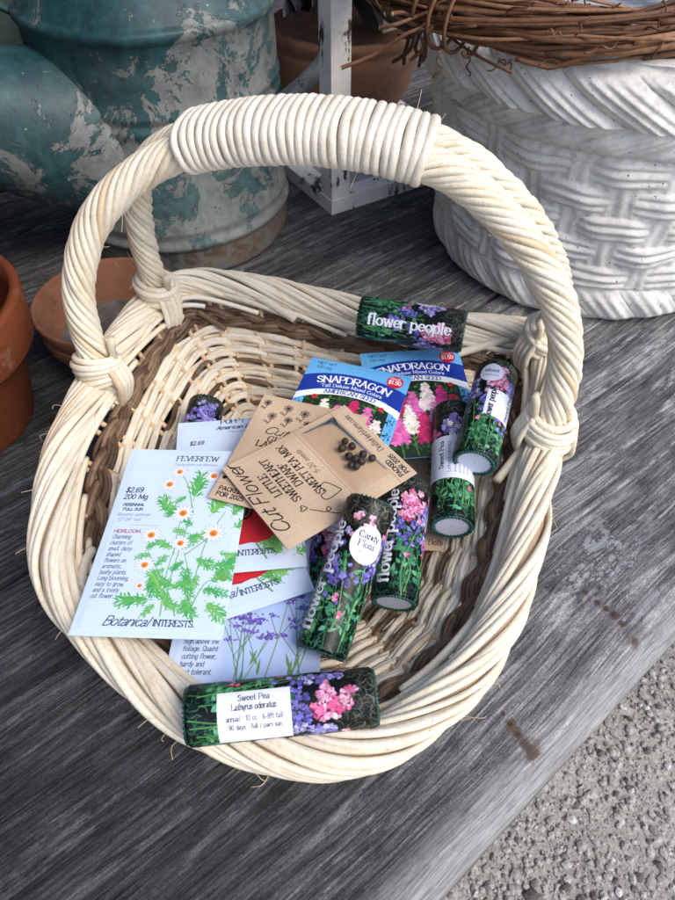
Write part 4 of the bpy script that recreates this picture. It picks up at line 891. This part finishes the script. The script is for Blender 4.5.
    ed = m.ramp(m.math('ABSOLUTE', m.math('SUBTRACT', spot, .54)), [(.0, (1, 1, 1)), (.03, (0, 0, 0))])
    c = m.mix(c, (.04, .038, .038), m.math('MULTIPLY', m.math('MULTIPLY', ed, nm_), .9))
    rot = None                                                  # small rotted brown cracks
    for (u_, v_, r_) in ((503, 714, .0025), (510, 724, .003), (517, 734, .0035), (525, 744, .0045), (531, 750, .006), (535, 755, .0085), (585, 592, .003), (597, 602, .004), (606, 609, .004), (613, 614, .005), (622, 624, .003), (636, 641, .006)):
        q_ = at(u_, v_, 0)[:2] - P0; dn = m.n('ShaderNodeVectorMath', operation='DISTANCE'); m.l(tc.outputs['Object'], dn.inputs[0]); dn.inputs[1].default_value = (float(q_ @ BD), float(q_ @ BN) - .5, 0)
        k_ = m.math('SUBTRACT', 1.0, m.math('DIVIDE', dn.outputs['Value'], r_*1.5)); rot = k_ if rot is None else m.math('MAXIMUM', rot, k_)
    rk = m.ramp(m.math('ADD', rot, m.math('MULTIPLY', m.math('SUBTRACT', spot, .5), 2.2)), [(.18, (0, 0, 0)), (.55, (1, 1, 1))])
    rk = m.math('MULTIPLY', rk, m.ramp(rot, [(.0, (0, 0, 0)), (.12, (1, 1, 1))]))
    c = m.mix(c, m.mix((.095, .058, .032), (.03, .02, .015), m.ramp(rot, [(.45, (0, 0, 0)), (.8, (1, 1, 1))])), m.math('MULTIPLY', rk, .85))
    h = m.math('ADD', m.math('MULTIPLY', grain, 1.0), m.math('ADD', m.math('ADD', m.math('MULTIPLY', fine, .5), m.math('MULTIPLY', m.math('SUBTRACT', l1, l2), .5)), m.math('MULTIPLY', fl, .35)))
    m.bump(h, .5, .0012)
    return m.set(c, .78, .25)
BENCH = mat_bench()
bench = empty('wooden_bench', (*bp(0, .5)[:2], 0), BA); tag(bench, 'long weathered grey plank bench that carries the basket and pots', 'bench')
edges = [(.0, .3405), (.3440, .6535), (.657, .968), (.9715, 1.32)]
for i, (b0, b1) in enumerate(edges):
    m = MB(); x0, x1 = -1.5, 2.4; r = .027 if i == 0 else .004; th_ = .055; rb = .004
    prof = []
    for k in range(7): a = PI/2*k/6; prof.append((b0 + r - r*math.cos(a) if True else 0, -r + r*math.sin(a)))
    prof = prof + [(b0 + (b1-b0)*t, 0) for t in (.25, .5, .75)]
    for k in range(5): a = PI/2*k/4; prof.append((b1 - rb + rb*math.sin(a), -rb + rb*math.cos(a)))
    prof += [(b1, -th_), (b0, -th_)]
    xs = np.linspace(x0, x1, 200); pr = np.array(prof)
    w = np.array([vnoise(200, 90, .0005) for _ in range(1)])[0]
    G = np.stack([np.repeat(xs[:, None], len(pr), 1), np.repeat(pr[None, :, 0], 200, 0) - .5, np.repeat(pr[None, :, 1], 200, 0)], -1)
    if i == 0: G[:, :7, 1] += (w*2)[:, None]; G[:, :7, 2] += (vnoise(200, 80, .0004))[:, None]*np.linspace(1, .2, 7)
    G[..., 2] -= .0004*i
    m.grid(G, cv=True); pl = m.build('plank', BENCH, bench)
for a in (-.9, .9, 1.9):
    for b in (.1, 1.2):
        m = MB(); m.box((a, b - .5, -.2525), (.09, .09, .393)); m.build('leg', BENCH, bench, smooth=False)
GZ = -.45
def mat_gravel(nm, dark=1.0):
    m = NT(nm); v = m.coord(); a = m.noise(v, 5, 5, .6); b = m.noise(v, 130, 6, .75); 
    vo = m.n('ShaderNodeTexVoronoi'); vo.inputs['Scale'].default_value = 340; m.l(v, vo.inputs['Vector'])
    c = m.ramp(b, [(.3, (.24, .22, .20)), (.5, (.40, .375, .345)), (.72, (.56, .53, .49))])
    c = m.mix(c, m.ramp(vo.outputs['Color'], [(.1, (.6, .59, .58)), (.6, (1, 1, 1)), (.95, (1.35, 1.33, 1.3))]), .7, 'MULTIPLY')
    c = m.mix(c, m.ramp(a, [(.35, (.75, .75, .76)), (.65, (1.1, 1.09, 1.07))]), 1, 'MULTIPLY')
    m.bump(m.math('ADD', b, m.math('MULTIPLY', vo.outputs['Distance'], -.8)), .35, .002); return m.set(c, .9, .2)
m = MB(); xs = np.concatenate([np.linspace(-60, -1, 8), np.linspace(-.8, 1.6, 40), np.linspace(2, 60, 8)])
X, Y = np.meshgrid(xs, xs); Z = GZ + .004*np.sin(X*7+1)*np.sin(Y*9) + .003*np.sin(X*19)*np.sin(Y*17+2); m.grid(np.stack([X, Y, Z], -1), flip=True)
tag(m.build('ground', mat_gravel('compacted gravel ground')), kind='structure')
# loose stones
m = MB(); base = np.array([[0, 0, 1.], [.894, 0, .447], [.276, .851, .447], [-.724, .526, .447], [-.724, -.526, .447], [.276, -.851, .447], [.724, .526, -.447], [-.276, .851, -.447], [-.894, 0, -.447], [-.276, -.851, -.447], [.724, -.526, -.447], [0, 0, -1.]])
ico = [[0,1,2],[0,2,3],[0,3,4],[0,4,5],[0,5,1],[1,6,2],[2,7,3],[3,8,4],[4,9,5],[5,10,1],[1,10,6],[2,6,7],[3,7,8],[4,8,9],[5,9,10],[6,11,7],[7,11,8],[8,11,9],[9,11,10],[10,11,6]]
NSn = 10000
for i in range(NSn):
    u, v = rng.uniform(395, 760), rng.uniform(560, 1000); p = at(u, v, GZ)
    s = (.0010 + .0045*rng.random()**4.5)*(1.7 if rng.random() < .003 else 1)
    k = rng.random(); col = np.array([.46, .43, .395])*rng.uniform(.75, 1.15) if k < .76 else (np.array([.62, .60, .58])*rng.uniform(.7, 1.1) if k < .84 else np.array([.20, .18, .165])*rng.uniform(.5, 1.3))
    d = base*s*rng.uniform(.65, 1.3, 3)*(1 + rng.normal(0, .13, (12, 1))); a = rng.uniform(0, 6.28); c_, s_ = math.cos(a), math.sin(a)
    d = d @ np.array([[c_, s_, 0], [-s_, c_, 0], [0, 0, .7]]); m.add(d + p + [0, 0, s*.25 + .004*math.sin(p[0]*7+1)*math.sin(p[1]*9) + .003*math.sin(p[0]*19)*math.sin(p[1]*17+2)], ico, col)
GR = mat_print('gravel stones', .85, .25, .3, 400); tag(m.build('gravel', GR, smooth=False), 'small grey and white stones strewn over the ground below the bench', 'gravel', kind='stuff')
# wall behind the bench
m = MB(); WALL = mat_plain('dark wall boards', (.045, .055, .065), .8, .5, 14, .4, bd=.004)
wl = empty('wall', (*bp(.4, 1.42)[:2], GZ), BA); tag(wl, 'dark blue grey board wall behind the bench and pots, with an added unseen left wing', 'wall')
for k in range(1):
    for i in range(26):
        x = -1.9 + i*.185; m.box((x, .012 + .0008*math.sin(i*3), 1.2), (.181, .024, 2.4))
for i in range(8):  # left wing, out of view: added to block sky light from that side
    m.box((-1.06 + .0008*math.sin(i*2), -.10 - i*.185, 1.2), (.024, .181, 2.4))
m.build('board', WALL, wl, smooth=False)
# ================================================================== POTS, CAN, PLANTER
def mat_terra(nm, col, grime=.5):
    m = NT(nm); v = m.coord(); a = m.noise(v, 22, 6, .65); b = m.noise(v, 260, 3, .6)
    c = m.mix(col, m.ramp(a, [(.32, (.55, .52, .5)), (.5, (1, 1, 1)), (.72, (1.16, 1.2, 1.25))]), grime, 'MULTIPLY')
    c = m.mix(c, m.ramp(b, [(.3, (.8, .8, .8)), (.6, (1.05,)*3)]), .6, 'MULTIPLY')
    e = m.noise(v, 38, 8, .75); c = m.mix(c, (.52, .40, .32), m.ramp(e, [(.58, (0, 0, 0)), (.78, (.38, .38, .38))])); c = m.mix(c, (.05, .035, .03), m.ramp(m.noise(v, 9, 7, .7), [(.58, (0, 0, 0)), (.75, (.5, .5, .5))]))
    m.bump(m.math('ADD', b, a), .3, .001); return m.set(c, .8, .25)
TERRA, TERRA_B = mat_terra('orange terracotta', (.66, .17, .022)), mat_terra('old terracotta', (.21, .09, .048), .8)
SOIL = mat_plain('dry saucer dirt', (.13, .115, .10), .95, .5, 60, .6)
def pot(name, label, c, prof, mat, inner=None, group=None, cat='flower pot'):
    root = empty(name, c); tag(root, label, cat, group)
    m = MB(); m.lathe(prof, 96); o = m.build('pot_body', mat, root); return root
pc = (-.337, .432)
pot('terracotta_pot', 'bright orange terracotta pot standing inside the lower pot at the far left', (*pc, .062), [(.040, 0), (.043, 0), (.066, .078), (.0665, .079), (.079, .080), (.0805, .083), (.0835, .140), (.082, .143), (.075, .143), (.0735, .13), (.060, .03), (.001, .03)], TERRA, group='terracotta pots stacked at the left')
pot('terracotta_pot', 'darker terracotta pot at the bottom of the stack at the far left', (*pc, 0), [(.001, 0), (.0625, 0), (.0645, .003), (.078, .077), (.0785, .078), (.0875, .079), (.089, .082), (.0915, .122), (.090, .125), (.084, .125), (.081, .11), (.060, .02), (.001, .02)], mat_terra('dark orange terracotta', (.17, .043, .014)), group='terracotta pots stacked at the left')
sx = at(110, 309, .052)
def saucer(label, z, s, dirt):
    root = pot('terracotta_saucer', label, (sx[0], sx[1], z), [(.001, 0), (.050*s, 0), (.052*s, .002), (.0595*s, .027), (.063*s, .029), (.0655*s, .032), (.068*s, .046), (.0675*s, .048), (.0655*s, .0485), (.0635*s, .047), (.056*s, .012), (.052*s, .0085), (.001, .008)], TERRA_B, group='terracotta saucers', cat='saucer')
    if dirt:
        m = MB(); m.lathe([(.052*s, .0095), (.03*s, .0105), (.0005, .0098)], 60); m.build('dirt', SOIL, root)
saucer('dusty terracotta saucer on top, holding dry grey dirt, between the can and the basket handle', .016, 1.0, True)
saucer('terracotta saucer underneath the dusty one, behind the basket handle', 0, .97, False)
# ---- watering can
def mat_can():
    m = NT('peeling teal paint on zinc'); v = m.coord(); 
    a = m.noise(v, 17, 11, .76, .5); b = m.noise(v, 70, 8, .75); d = m.noise(v, 5, 4, .6); w = m.noise(m.coord((24, 24, 5)), 1.0, 6, .65)
    sx = m.n('ShaderNodeSeparateXYZ'); m.l(m.coord(), sx.inputs[0])
    f = m.math('ADD', m.math('MULTIPLY', a, .75), m.math('MULTIPLY', b, .25))
    # the paint survives best round the shoulder and the shaded flank
    f = m.math('ADD', f, m.math('MULTIPLY', m.math('ADD', m.math('MULTIPLY', m.math('MAXIMUM', sx.outputs['X'], -.075), -.62), m.math('MULTIPLY', m.math('SUBTRACT', sx.outputs['Z'], .13), .75)), .55))
    k = m.ramp(f, [(.488, (0, 0, 0)), (.496, (1, 1, 1))])
    zinc = m.ramp(b, [(.28, (.09, .092, .086)), (.5, (.20, .203, .19)), (.72, (.31, .31, .29))])
    zinc = m.mix(zinc, m.ramp(w, [(.4, (.7, .72, .7)), (.65, (1.1, 1.08, 1.05))]), .8, 'MULTIPLY')
    teal = m.ramp(m.math('ADD', m.math('MULTIPLY', w, .5), m.math('MULTIPLY', b, .5)), [(.34, (.003, .020, .024)), (.5, (.006, .042, .048)), (.64, (.018, .088, .09)), (.78, (.14, .24, .23))])
    c = m.mix(zinc, teal, k)
    haze_ = m.ramp(d, [(.38, (.04, .04, .04)), (.62, (.46, .46, .46))]); c = m.mix(c, (.17, .225, .22), m.math('MULTIPLY', haze_, m.ramp(b, [(.35, (.3,)*3), (.6, (1,)*3)])))
    rz = m.math('MULTIPLY', m.ramp(sx.outputs['Z'], [(.0, (1, 1, 1)), (.032, (1, 1, 1)), (.040, (0, 0, 0))]), m.ramp(b, [(.4, (0, 0, 0)), (.55, (1, 1, 1))]))
    c = m.mix(c, (.13, .075, .045), m.math('MULTIPLY', rz, .85))
    sp = m.ramp(m.noise(v, 210, 2, .5), [(.745, (0, 0, 0)), (.77, (1, 1, 1))]); c = m.mix(c, (.50, .55, .53), m.math('MULTIPLY', sp, .5))
    m.bump(m.math('ADD', m.math('MULTIPLY', k, .5), m.math('MULTIPLY', b, .35)), .7, .0016)
    return m.set(c, .50, .4)
CAN = mat_can()
cc = (-.186, .772); can = empty('watering_can', (*cc, 0)); tag(can, 'large old watering can with peeling teal paint over grey zinc and a fat spout', 'watering can')
m = MB(); r = .123
prof = [(.118, 0), (.1215, .001), (.123, .004), (.1235, .010), (.1235, .030), (.1245, .034), (.1265, .036), (.1265, .040), (.1235, .043), (.1225, .048), (.1240, .052), (.1240, .056), (.1222, .060)]
prof += [(.122, z) for z in (.08, .10, .12, .14, .150)] + [(.1228, .153), (.1242, .156), (.1242, .160), (.1222, .163), (.1222, .166), (.1242, .169), (.1242, .173), (.1222, .176), (.122, .19), (.122, .21), (.122, .230), (.1235, .232), (.1255, .235), (.1258, .239), (.1245, .242), (.121, .243), (.119, .246), (.110, .262), (.095, .276), (.075, .286), (.05, .292), (.02, .295), (.001, .295)]
P = np.array(prof); th = np.linspace(0, 2*PI, 160, endpoint=False)
dent = 1 + .006*np.sin(3*th + 1) + .004*np.sin(7*th); Rr = P[:, 0:1]*(dent[None]*np.ones((len(P), 1)) + .006*np.sin(P[:, 1:2]*40 + 5*th[None]))
m.grid(np.stack([Rr*np.cos(th), Rr*np.sin(th), np.repeat(P[:, 1:2], 160, 1)], -1), cv=True, flip=True); m.build('can_body', CAN, can)
# spout: a broad oval root narrowing away from the body
m = MB(); A0 = np.array([-.030, -.028, .116]); A1 = np.array([-.082, -.072, .141]); A2 = np.array([-.135, -.112, .169]); A3 = np.array([-.25, -.19, .235]); A4 = np.array([-.36, -.26, .33])
Pc = resample(crom(np.array([A0, A1, A2, A3, A4]), 20), 60); q = np.linspace(0, 1, 60); rad = np.interp(q, [0, .06, .16, .25, .32, .5, .75, 1], [.082, .082, .077, .068, .060, .043, .031, .025])
m.tube(Pc, rad, 56, flat=1.0, cap=True); m.build('spout', CAN, can)
m = MB(); sw = crom(np.array([(-.118, -.03, .232), (-.16, -.06, .262), (-.24, -.11, .285), (-.33, -.17, .30)]), 10)
m.tube(sw, .011, 12, flat=.35, up=(0, 0, 1)); m.build('spout_brace', CAN, can)
m = MB(); m.tube(crom(np.array([(.10, .06, .10), (.17, .09, .15), (.185, .10, .22), (.12, .07, .30), (.02, .01, .32)]), 12), .010, 12); m.build('handle', CAN, can)
# ---- pale green can further back at the left
pg = empty('metal_bucket', (-.47, .93, 0)); tag(pg, 'pale green metal bucket behind the watering can spout, cut off at the corner', 'bucket')
m = MB(); m.lathe([(.001, 0), (.09, 0), (.095, .004), (.12, .30), (.124, .303), (.124, .309), (.119, .309), (.09, .02), (.001, .02)], 80); m.build('bucket_body', mat_plain('pale green paint', (.16, .24, .20), .5, .45, 18, .3), pg)
# ---- planter with cast basket weave
def mat_cement():
    m = NT('whitewashed cast cement'); v = m.coord(); a = m.noise(v, 9, 6, .65); b = m.noise(v, 120, 6, .7); c0 = m.noise(v, 420, 3, .6); st_ = m.noise(m.coord((30, 30, 6)), 1.0, 5, .6)
    c = m.ramp(a, [(.30, (.64, .61, .565)), (.5, (.79, .76, .705)), (.7, (.87, .84, .785))])
    c = m.mix(c, m.ramp(b, [(.3, (.72, .72, .73)), (.5, (1, 1, 1)), (.75, (1.12, 1.12, 1.1))]), .8, 'MULTIPLY')
    c = m.mix(c, m.ramp(st_, [(.35, (.86, .86, .88)), (.6, (1.02, 1.01, 1))]), .7, 'MULTIPLY')
    pit = m.ramp(m.noise(v, 300, 1, .5), [(.745, (1, 1, 1)), (.76, (.12, .11, .1))]); c = m.mix(c, pit, 1.0, 'MULTIPLY')
    m.bump(m.math('ADD', b, m.math('MULTIPLY', c0, .5)), .55, .0016); return m.set(c, .8, .25)
CEM = mat_cement()
PL = (.287, .738); plant = empty('planter', (*PL, 0)); tag(plant, 'large whitewashed cement planter with a cast basket weave pattern', 'planter')
nz, nu = 330, 1100; H_ = .252; z = np.linspace(0, H_, nz)[:, None]; th = np.linspace(0, 2*PI, nu, endpoint=False)[None]
base = np.interp(z, [0, .010, .03, .06, .17, .185, .215, .24, .252], [.160, .167, .170, .169, .184, .190, .199, .200, .194])
D = np.zeros((nz, nu)); zw0, zw1, nrow = .044, .180, 5; rh = (zw1-zw0)/nrow; Nst = 14
zz = z + .0016*np.sin(3*th + 1) + .0013*np.sin(8*th + 2) + .0009*np.sin(19*th); row = np.floor((zz - zw0)/rh); yy = (zz - zw0)/rh - row - .5; inw = ((z > zw0) & (z < zw1))
ph = Nst*th/2*1.0 + PI/2*row*2/2 + 0
cs = np.cos(Nst/2*th + PI/2*row*1.0*2/1*.5*2)          # over / under alternates by row
amp = np.clip(np.abs(np.cos(Nst/2*th + (row % 2)*PI/2)), 0, 1)
over = np.clip((amp - .10)/.90, 0, 1)**.75
half = .43 + .09*over; rod_ = np.abs(np.sin((yy/half*1.5 + .5)*PI + .35*np.sin(Nst*th/2 + row))) ; prof = np.sqrt(np.clip(1 - (yy/half)**2, 0, 1))*(.66 + .34*rod_)
strand = prof*over*.0090*(1 + .03*np.cos(yy*PI*6 + .6*np.sin(th*Nst*1.5 + row*2))) 
stake = .0028 + .0005*np.cos(th*Nst*7 + .8*np.sin(z*90)) 
D = np.where(inw, np.maximum(strand, stake), D)
# braided band round the lip
zb0, zb1 = .180, .246; t = np.clip((z - zb0)/(zb1 - zb0), 0, 1); inb = (z >= zb0) & (z <= zb1); M_ = 20
w1 = (M_*th/(2*PI) + .95*np.abs(t - .42)*1.9) % 1.0; lobe = np.sqrt(np.clip(1 - (2*w1-1)**2, 0, 1)); env = np.sqrt(np.clip(1 - (2*t-1)**4, 0, 1))
alt = np.where(t < .42, .85, 1.0); D = np.where(inb, env*(.003 + .0105*lobe*alt + .0010*np.cos(w1*2*PI*5)*lobe), D)
# leafy foot band
zf = np.clip(z/zw0, 0, 1); w2 = (22*th/(2*PI) + zf*.8) % 1.0; D = np.where(z <= zw0, np.sin(PI*zf)**.6*(.0012 + .0050*np.sqrt(np.clip(1-(2*w2-1)**2, 0, 1)) + .0006*np.cos(w2*2*PI*4)), D)
lump = .0012*np.sin(5*th + 30*z) + .0009*np.sin(11*th - 60*z) + .0006*np.sin(31*th + 90*z)
Rr = base + D + lump; P = np.stack([Rr*np.cos(th), Rr*np.sin(th), np.repeat(z, nu, 1)], -1)
m = MB(); m.grid(P, cv=True, flip=True); m.lathe([(.196, .252), (.190, .2545), (.180, .2535), (.176, .245), (.165, .05), (.001, .05)], 120); m.lathe([(.001, .0), (.160, 0)], 60)
m.build('planter_body', CEM, plant)
m = MB(); m.lathe([(.176, .205), (.09, .212), (.001, .214)], 60); m.build('soil', mat_plain('pale dry potting mix', (.42, .46, .50), .9, .4, 90, .6), plant)
# ---- wreath of vine twigs on the planter
TW = NT('dry vine bark'); _c = TW.attr(); _v = TW.coord(); _f = TW.noise(_v, 160, 5, .65); TW.bump(_f, .5, .001)
TW.set(TW.mix(_c, TW.ramp(_f, [(.3, (.55, .52, .5)), (.65, (1.25, 1.22, 1.15))]), .8, 'MULTIPLY'), .6, .3)
def twc():
    k = rng.random(); return (np.array([.155, .070, .035]) if k < .6 else (np.array([.26, .135, .07]) if k < .85 else np.array([.07, .035, .022])))*rng.uniform(.7, 1.3)
m = MB(); WC = np.array([PL[0] - .078, PL[1] + .010]); WR = .182
for i in range(96):
    n = 60; a0 = rng.uniform(0, 2*PI); ln = rng.uniform(1.4, 4.6); a = a0 + np.linspace(0, ln, n); off = rng.uniform(0, 2*PI); rr = .022*math.sqrt(rng.random()); w = off + a*rng.uniform(.6, 2.2)
    R_ = WR + rr*np.cos(w) + vnoise(n, 12, .003); Zt = .268 + rr*.85*np.sin(w) + vnoise(n, 12, .003)
    R_[-6:] += np.linspace(0, rng.uniform(0, .02), 6); 
    m.tube(np.stack([WC[0] + R_*np.cos(a), WC[1] + R_*np.sin(a), Zt], 1), np.linspace(rng.uniform(.0014, .0030), .0011, n), 7, twc())
for i in (0, 3):                                               # binding vine coiled round the ring
    a0 = [3.9, 4.35, 4.62, 4.95, 5.3, 3.3, 2.7][i]; n = 60; q = np.linspace(0, rng.uniform(1.5, 3), n)*2*PI; a = a0 + q*.012
    R_ = WR + .027*np.cos(q); m.tube(np.stack([WC[0] + R_*np.cos(a), WC[1] + R_*np.sin(a), .268 + .025*np.sin(q)], 1), .0017, 6, twc()*1.2)
for i in range(90):                                              # tendrils
    a = rng.uniform(2.6, 6.0); w = rng.uniform(0, 2*PI); b = np.array([WC[0] + (WR + .024*math.cos(w))*math.cos(a), WC[1] + (WR+.024*math.cos(w))*math.sin(a), .268 + .022*math.sin(w)])
    n = 34; q = np.linspace(0, 1, n); d = rng.normal(0, 1, 3); d /= np.linalg.norm(d); e = np.cross(d, [0, .3, 1]); e /= np.linalg.norm(e); f = np.cross(d, e); k = rng.uniform(5, 16); cr = rng.uniform(.0015, .004)
    m.tube(b + d*q[:, None]*rng.uniform(.012, .03) + cr*(np.cos(q*k)[:, None]*e + np.sin(q*k)[:, None]*f)*(q[:, None]**.5), .00065, 5, twc())
for U, V, z_, U2, V2, z2 in ((420, 28, .262, 393, 62, .225), (418, 30, .262, 404, 64, .218), (425, 26, .262, 411, 60, .215), (430, 22, .265, 419, 66, .212), (415, 30, .262, 341, 68, .235), (418, 16, .268, 380, 28, .26), (424, 14, .268, 392, 14, .27), (430, 24, .264, 417, 54, .222), (430, 30, .262, 420, 62, .215), (430, 18, .266, 398, 36, .24)):
    p, q = at(U, V, z_), at(U2, V2, z2); mid = (p+q)/2 + rng.normal(0, .004, 3); b = p + np.array([.045, .03, .004]) + rng.normal(0, .008, 3)
    Pt = crom(np.array([b, p, mid, q]), 8); m.tube(Pt, np.linspace(.0013, .0017, len(Pt)), 8, twc()); m.tube(np.array([q - (q-mid)*.01, q + (q-mid)*.015]), .00172, 8, (.62, .42, .22))
o = m.build('vine_wreath', TW.m); tag(o, 'brown wreath of twisted vine twigs lying on the cement planter rim', 'wreath')
# ---- white lantern frame
WH_ = NT('chipped white paint on wood'); _v = WH_.coord(); _s = WH_.noise(WH_.coord((60, 60, 9)), 1.0, 7, .7); _b = WH_.noise(_v, 22, 7, .7); _g = WH_.noise(_v, 300, 3)
_k = WH_.ramp(WH_.math('ADD', WH_.math('MULTIPLY', _s, .5), WH_.math('MULTIPLY', _b, .5)), [(.425, (0, 0, 0)), (.45, (1, 1, 1))])
_p = WH_.ramp(_b, [(.3, (.58, .56, .52)), (.6, (.82, .79, .73))]); WH_.bump(WH_.math('ADD', _k, WH_.math('MULTIPLY', _g, .2)), .5, .0012); WH_.set(WH_.mix((.055, .045, .04), _p, _k), .65, .3)
lc = np.array([-.007, .787]); d1 = np.array([-.083, .133]); d1 /= np.linalg.norm(d1); d2 = np.array([d1[1], -d1[0]]); S_ = .25
lan = empty('wooden_lantern', (*(lc + (d1+d2)*S_/2), 0), math.atan2(d2[1], d2[0])); tag(lan, 'tall white wooden lantern frame with chipped paint, standing between can and planter', 'lantern')
hS = S_/2; fr_ = .026
m = MB()
for sx_, sy_, lx, ly in ((0, -1, S_ - .0, fr_), (0, 1, S_, fr_)): m.box((0, sy_*(hS - fr_/2), .009), (lx, ly, .018))
for s_ in (-1, 1): m.box((s_*(hS - fr_/2), 0, .0087), (fr_, S_ - 2*fr_ - .002, .0174))
m.build('base_frame', WH_.m, lan, smooth=False)
m = MB(); m.box((0, 0, .006), (S_ - 2*fr_ - .004, S_ - 2*fr_ - .004, .012)); m.build('base_board', mat_plain('dusty grey white boards', (.42, .41, .39), .8, .5, 30, .4), lan, smooth=False)
for s1 in (-1, 1):
    for s2 in (-1, 1):
        m = MB(); m.box((s1*(hS - .0135), s2*(hS - .0135), 0.018 + .29), (.025, .025, .58)); m.build('corner_post', WH_.m, lan, smooth=False)
m = MB()
for s_ in (-1, 1): m.box((0, s_*(hS - .0155), .612), (S_, .027, .028)); m.box((s_*(hS - .0155), 0, .6117), (.027, S_ - .056, .0274))
m.build('top_frame', WH_.m, lan, smooth=False)
# ---- brown pot with a dark plant behind the lantern
pp = np.array([.012, 1.085]); root = empty('plant_pot', (*pp, 0)); tag(root, 'brown clay pot holding a dark plant behind the lantern post', 'plant pot')
m = MB(); m.lathe([(.001, 0), (.064, 0), (.068, .004), (.094, .05), (.104, .09), (.106, .103), (.103, .108), (.106, .112), (.108, .118), (.108, .126), (.1, .127), (.09, .11), (.001, .105)], 90); m.build('pot_body', mat_terra('brown clay', (.27, .135, .08), .9), root)
m = MB()
for i in range(900):
    a, e = rng.uniform(0, 2*PI), rng.uniform(.25, 1.45); d = np.array([math.cos(a)*math.cos(e), math.sin(a)*math.cos(e), math.sin(e)]); c0 = np.array([0, 0, .145]) + d*np.array([.125, .125, .13])*rng.uniform(.45, 1.0)
    if c0[2] < .145: c0[2] = .145
    L_, W_ = rng.uniform(.03, .055), rng.uniform(.010, .018); up = rng.normal(0, 1, 3); n_ = np.cross(d, up); n_ /= np.linalg.norm(n_)
    dd = d + rng.normal(0, .5, 3) + np.array([0, 0, .1]); dd /= np.linalg.norm(dd); k = [0, .35, .7, 1]; w_ = [.15, 1, .8, .02]
    G = np.array([[c0 + dd*L_*t + n_*W_*w*s + np.array([0, 0, -.012*t*t + .004*abs(s)]) for s in (-1, 0, 1)] for t, w in zip(k, w_)])
    m.grid(G, np.array([.016, .014, .018])*rng.uniform(.6, 1.8))
m.build('foliage', mat_print('dark leaves', .45, .4), root)
# ================================================================== LIGHT
w = bpy.data.worlds.new('World'); sc.world = w; w.use_nodes = True; nt = w.node_tree; bg = nt.nodes['Background']
sky = nt.nodes.new('ShaderNodeTexSky'); sky.sky_type = 'NISHITA'; sky.sun_disc = False
SE, SAZ = R(50), R(128)            # elevation; azimuth clockwise from +Y
sky.sun_elevation = SE; sky.sun_rotation = SAZ; sky.air_density = 1.0; sky.dust_density = 1.8; sky.ozone_density = 1.2
nt.links.new(sky.outputs[0], bg.inputs['Color']); bg.inputs['Strength'].default_value = .155
sd_ = bpy.data.lights.new('sun', 'SUN'); sd_.energy = 1.3; sd_.angle = R(30); sd_.color = (1.0, .93, .84); so = bpy.data.objects.new('sun', sd_); C.objects.link(so)
dv = Vector((math.sin(SAZ)*math.cos(SE), math.cos(SAZ)*math.cos(SE), math.sin(SE))); so.rotation_euler = dv.to_track_quat('Z', 'Y').to_euler(); so.location = dv*3
sc.view_settings.view_transform = 'Standard'; sc.view_settings.look = 'None'; sc.view_settings.gamma = 1; sc.view_settings.use_curve_mapping = False
sc.view_settings.exposure = .70
sc.render.engine = 'CYCLES'; sc.cycles.max_bounces = 6; sc.cycles.transparent_max_bounces = 8; sc.cycles.use_denoising = True
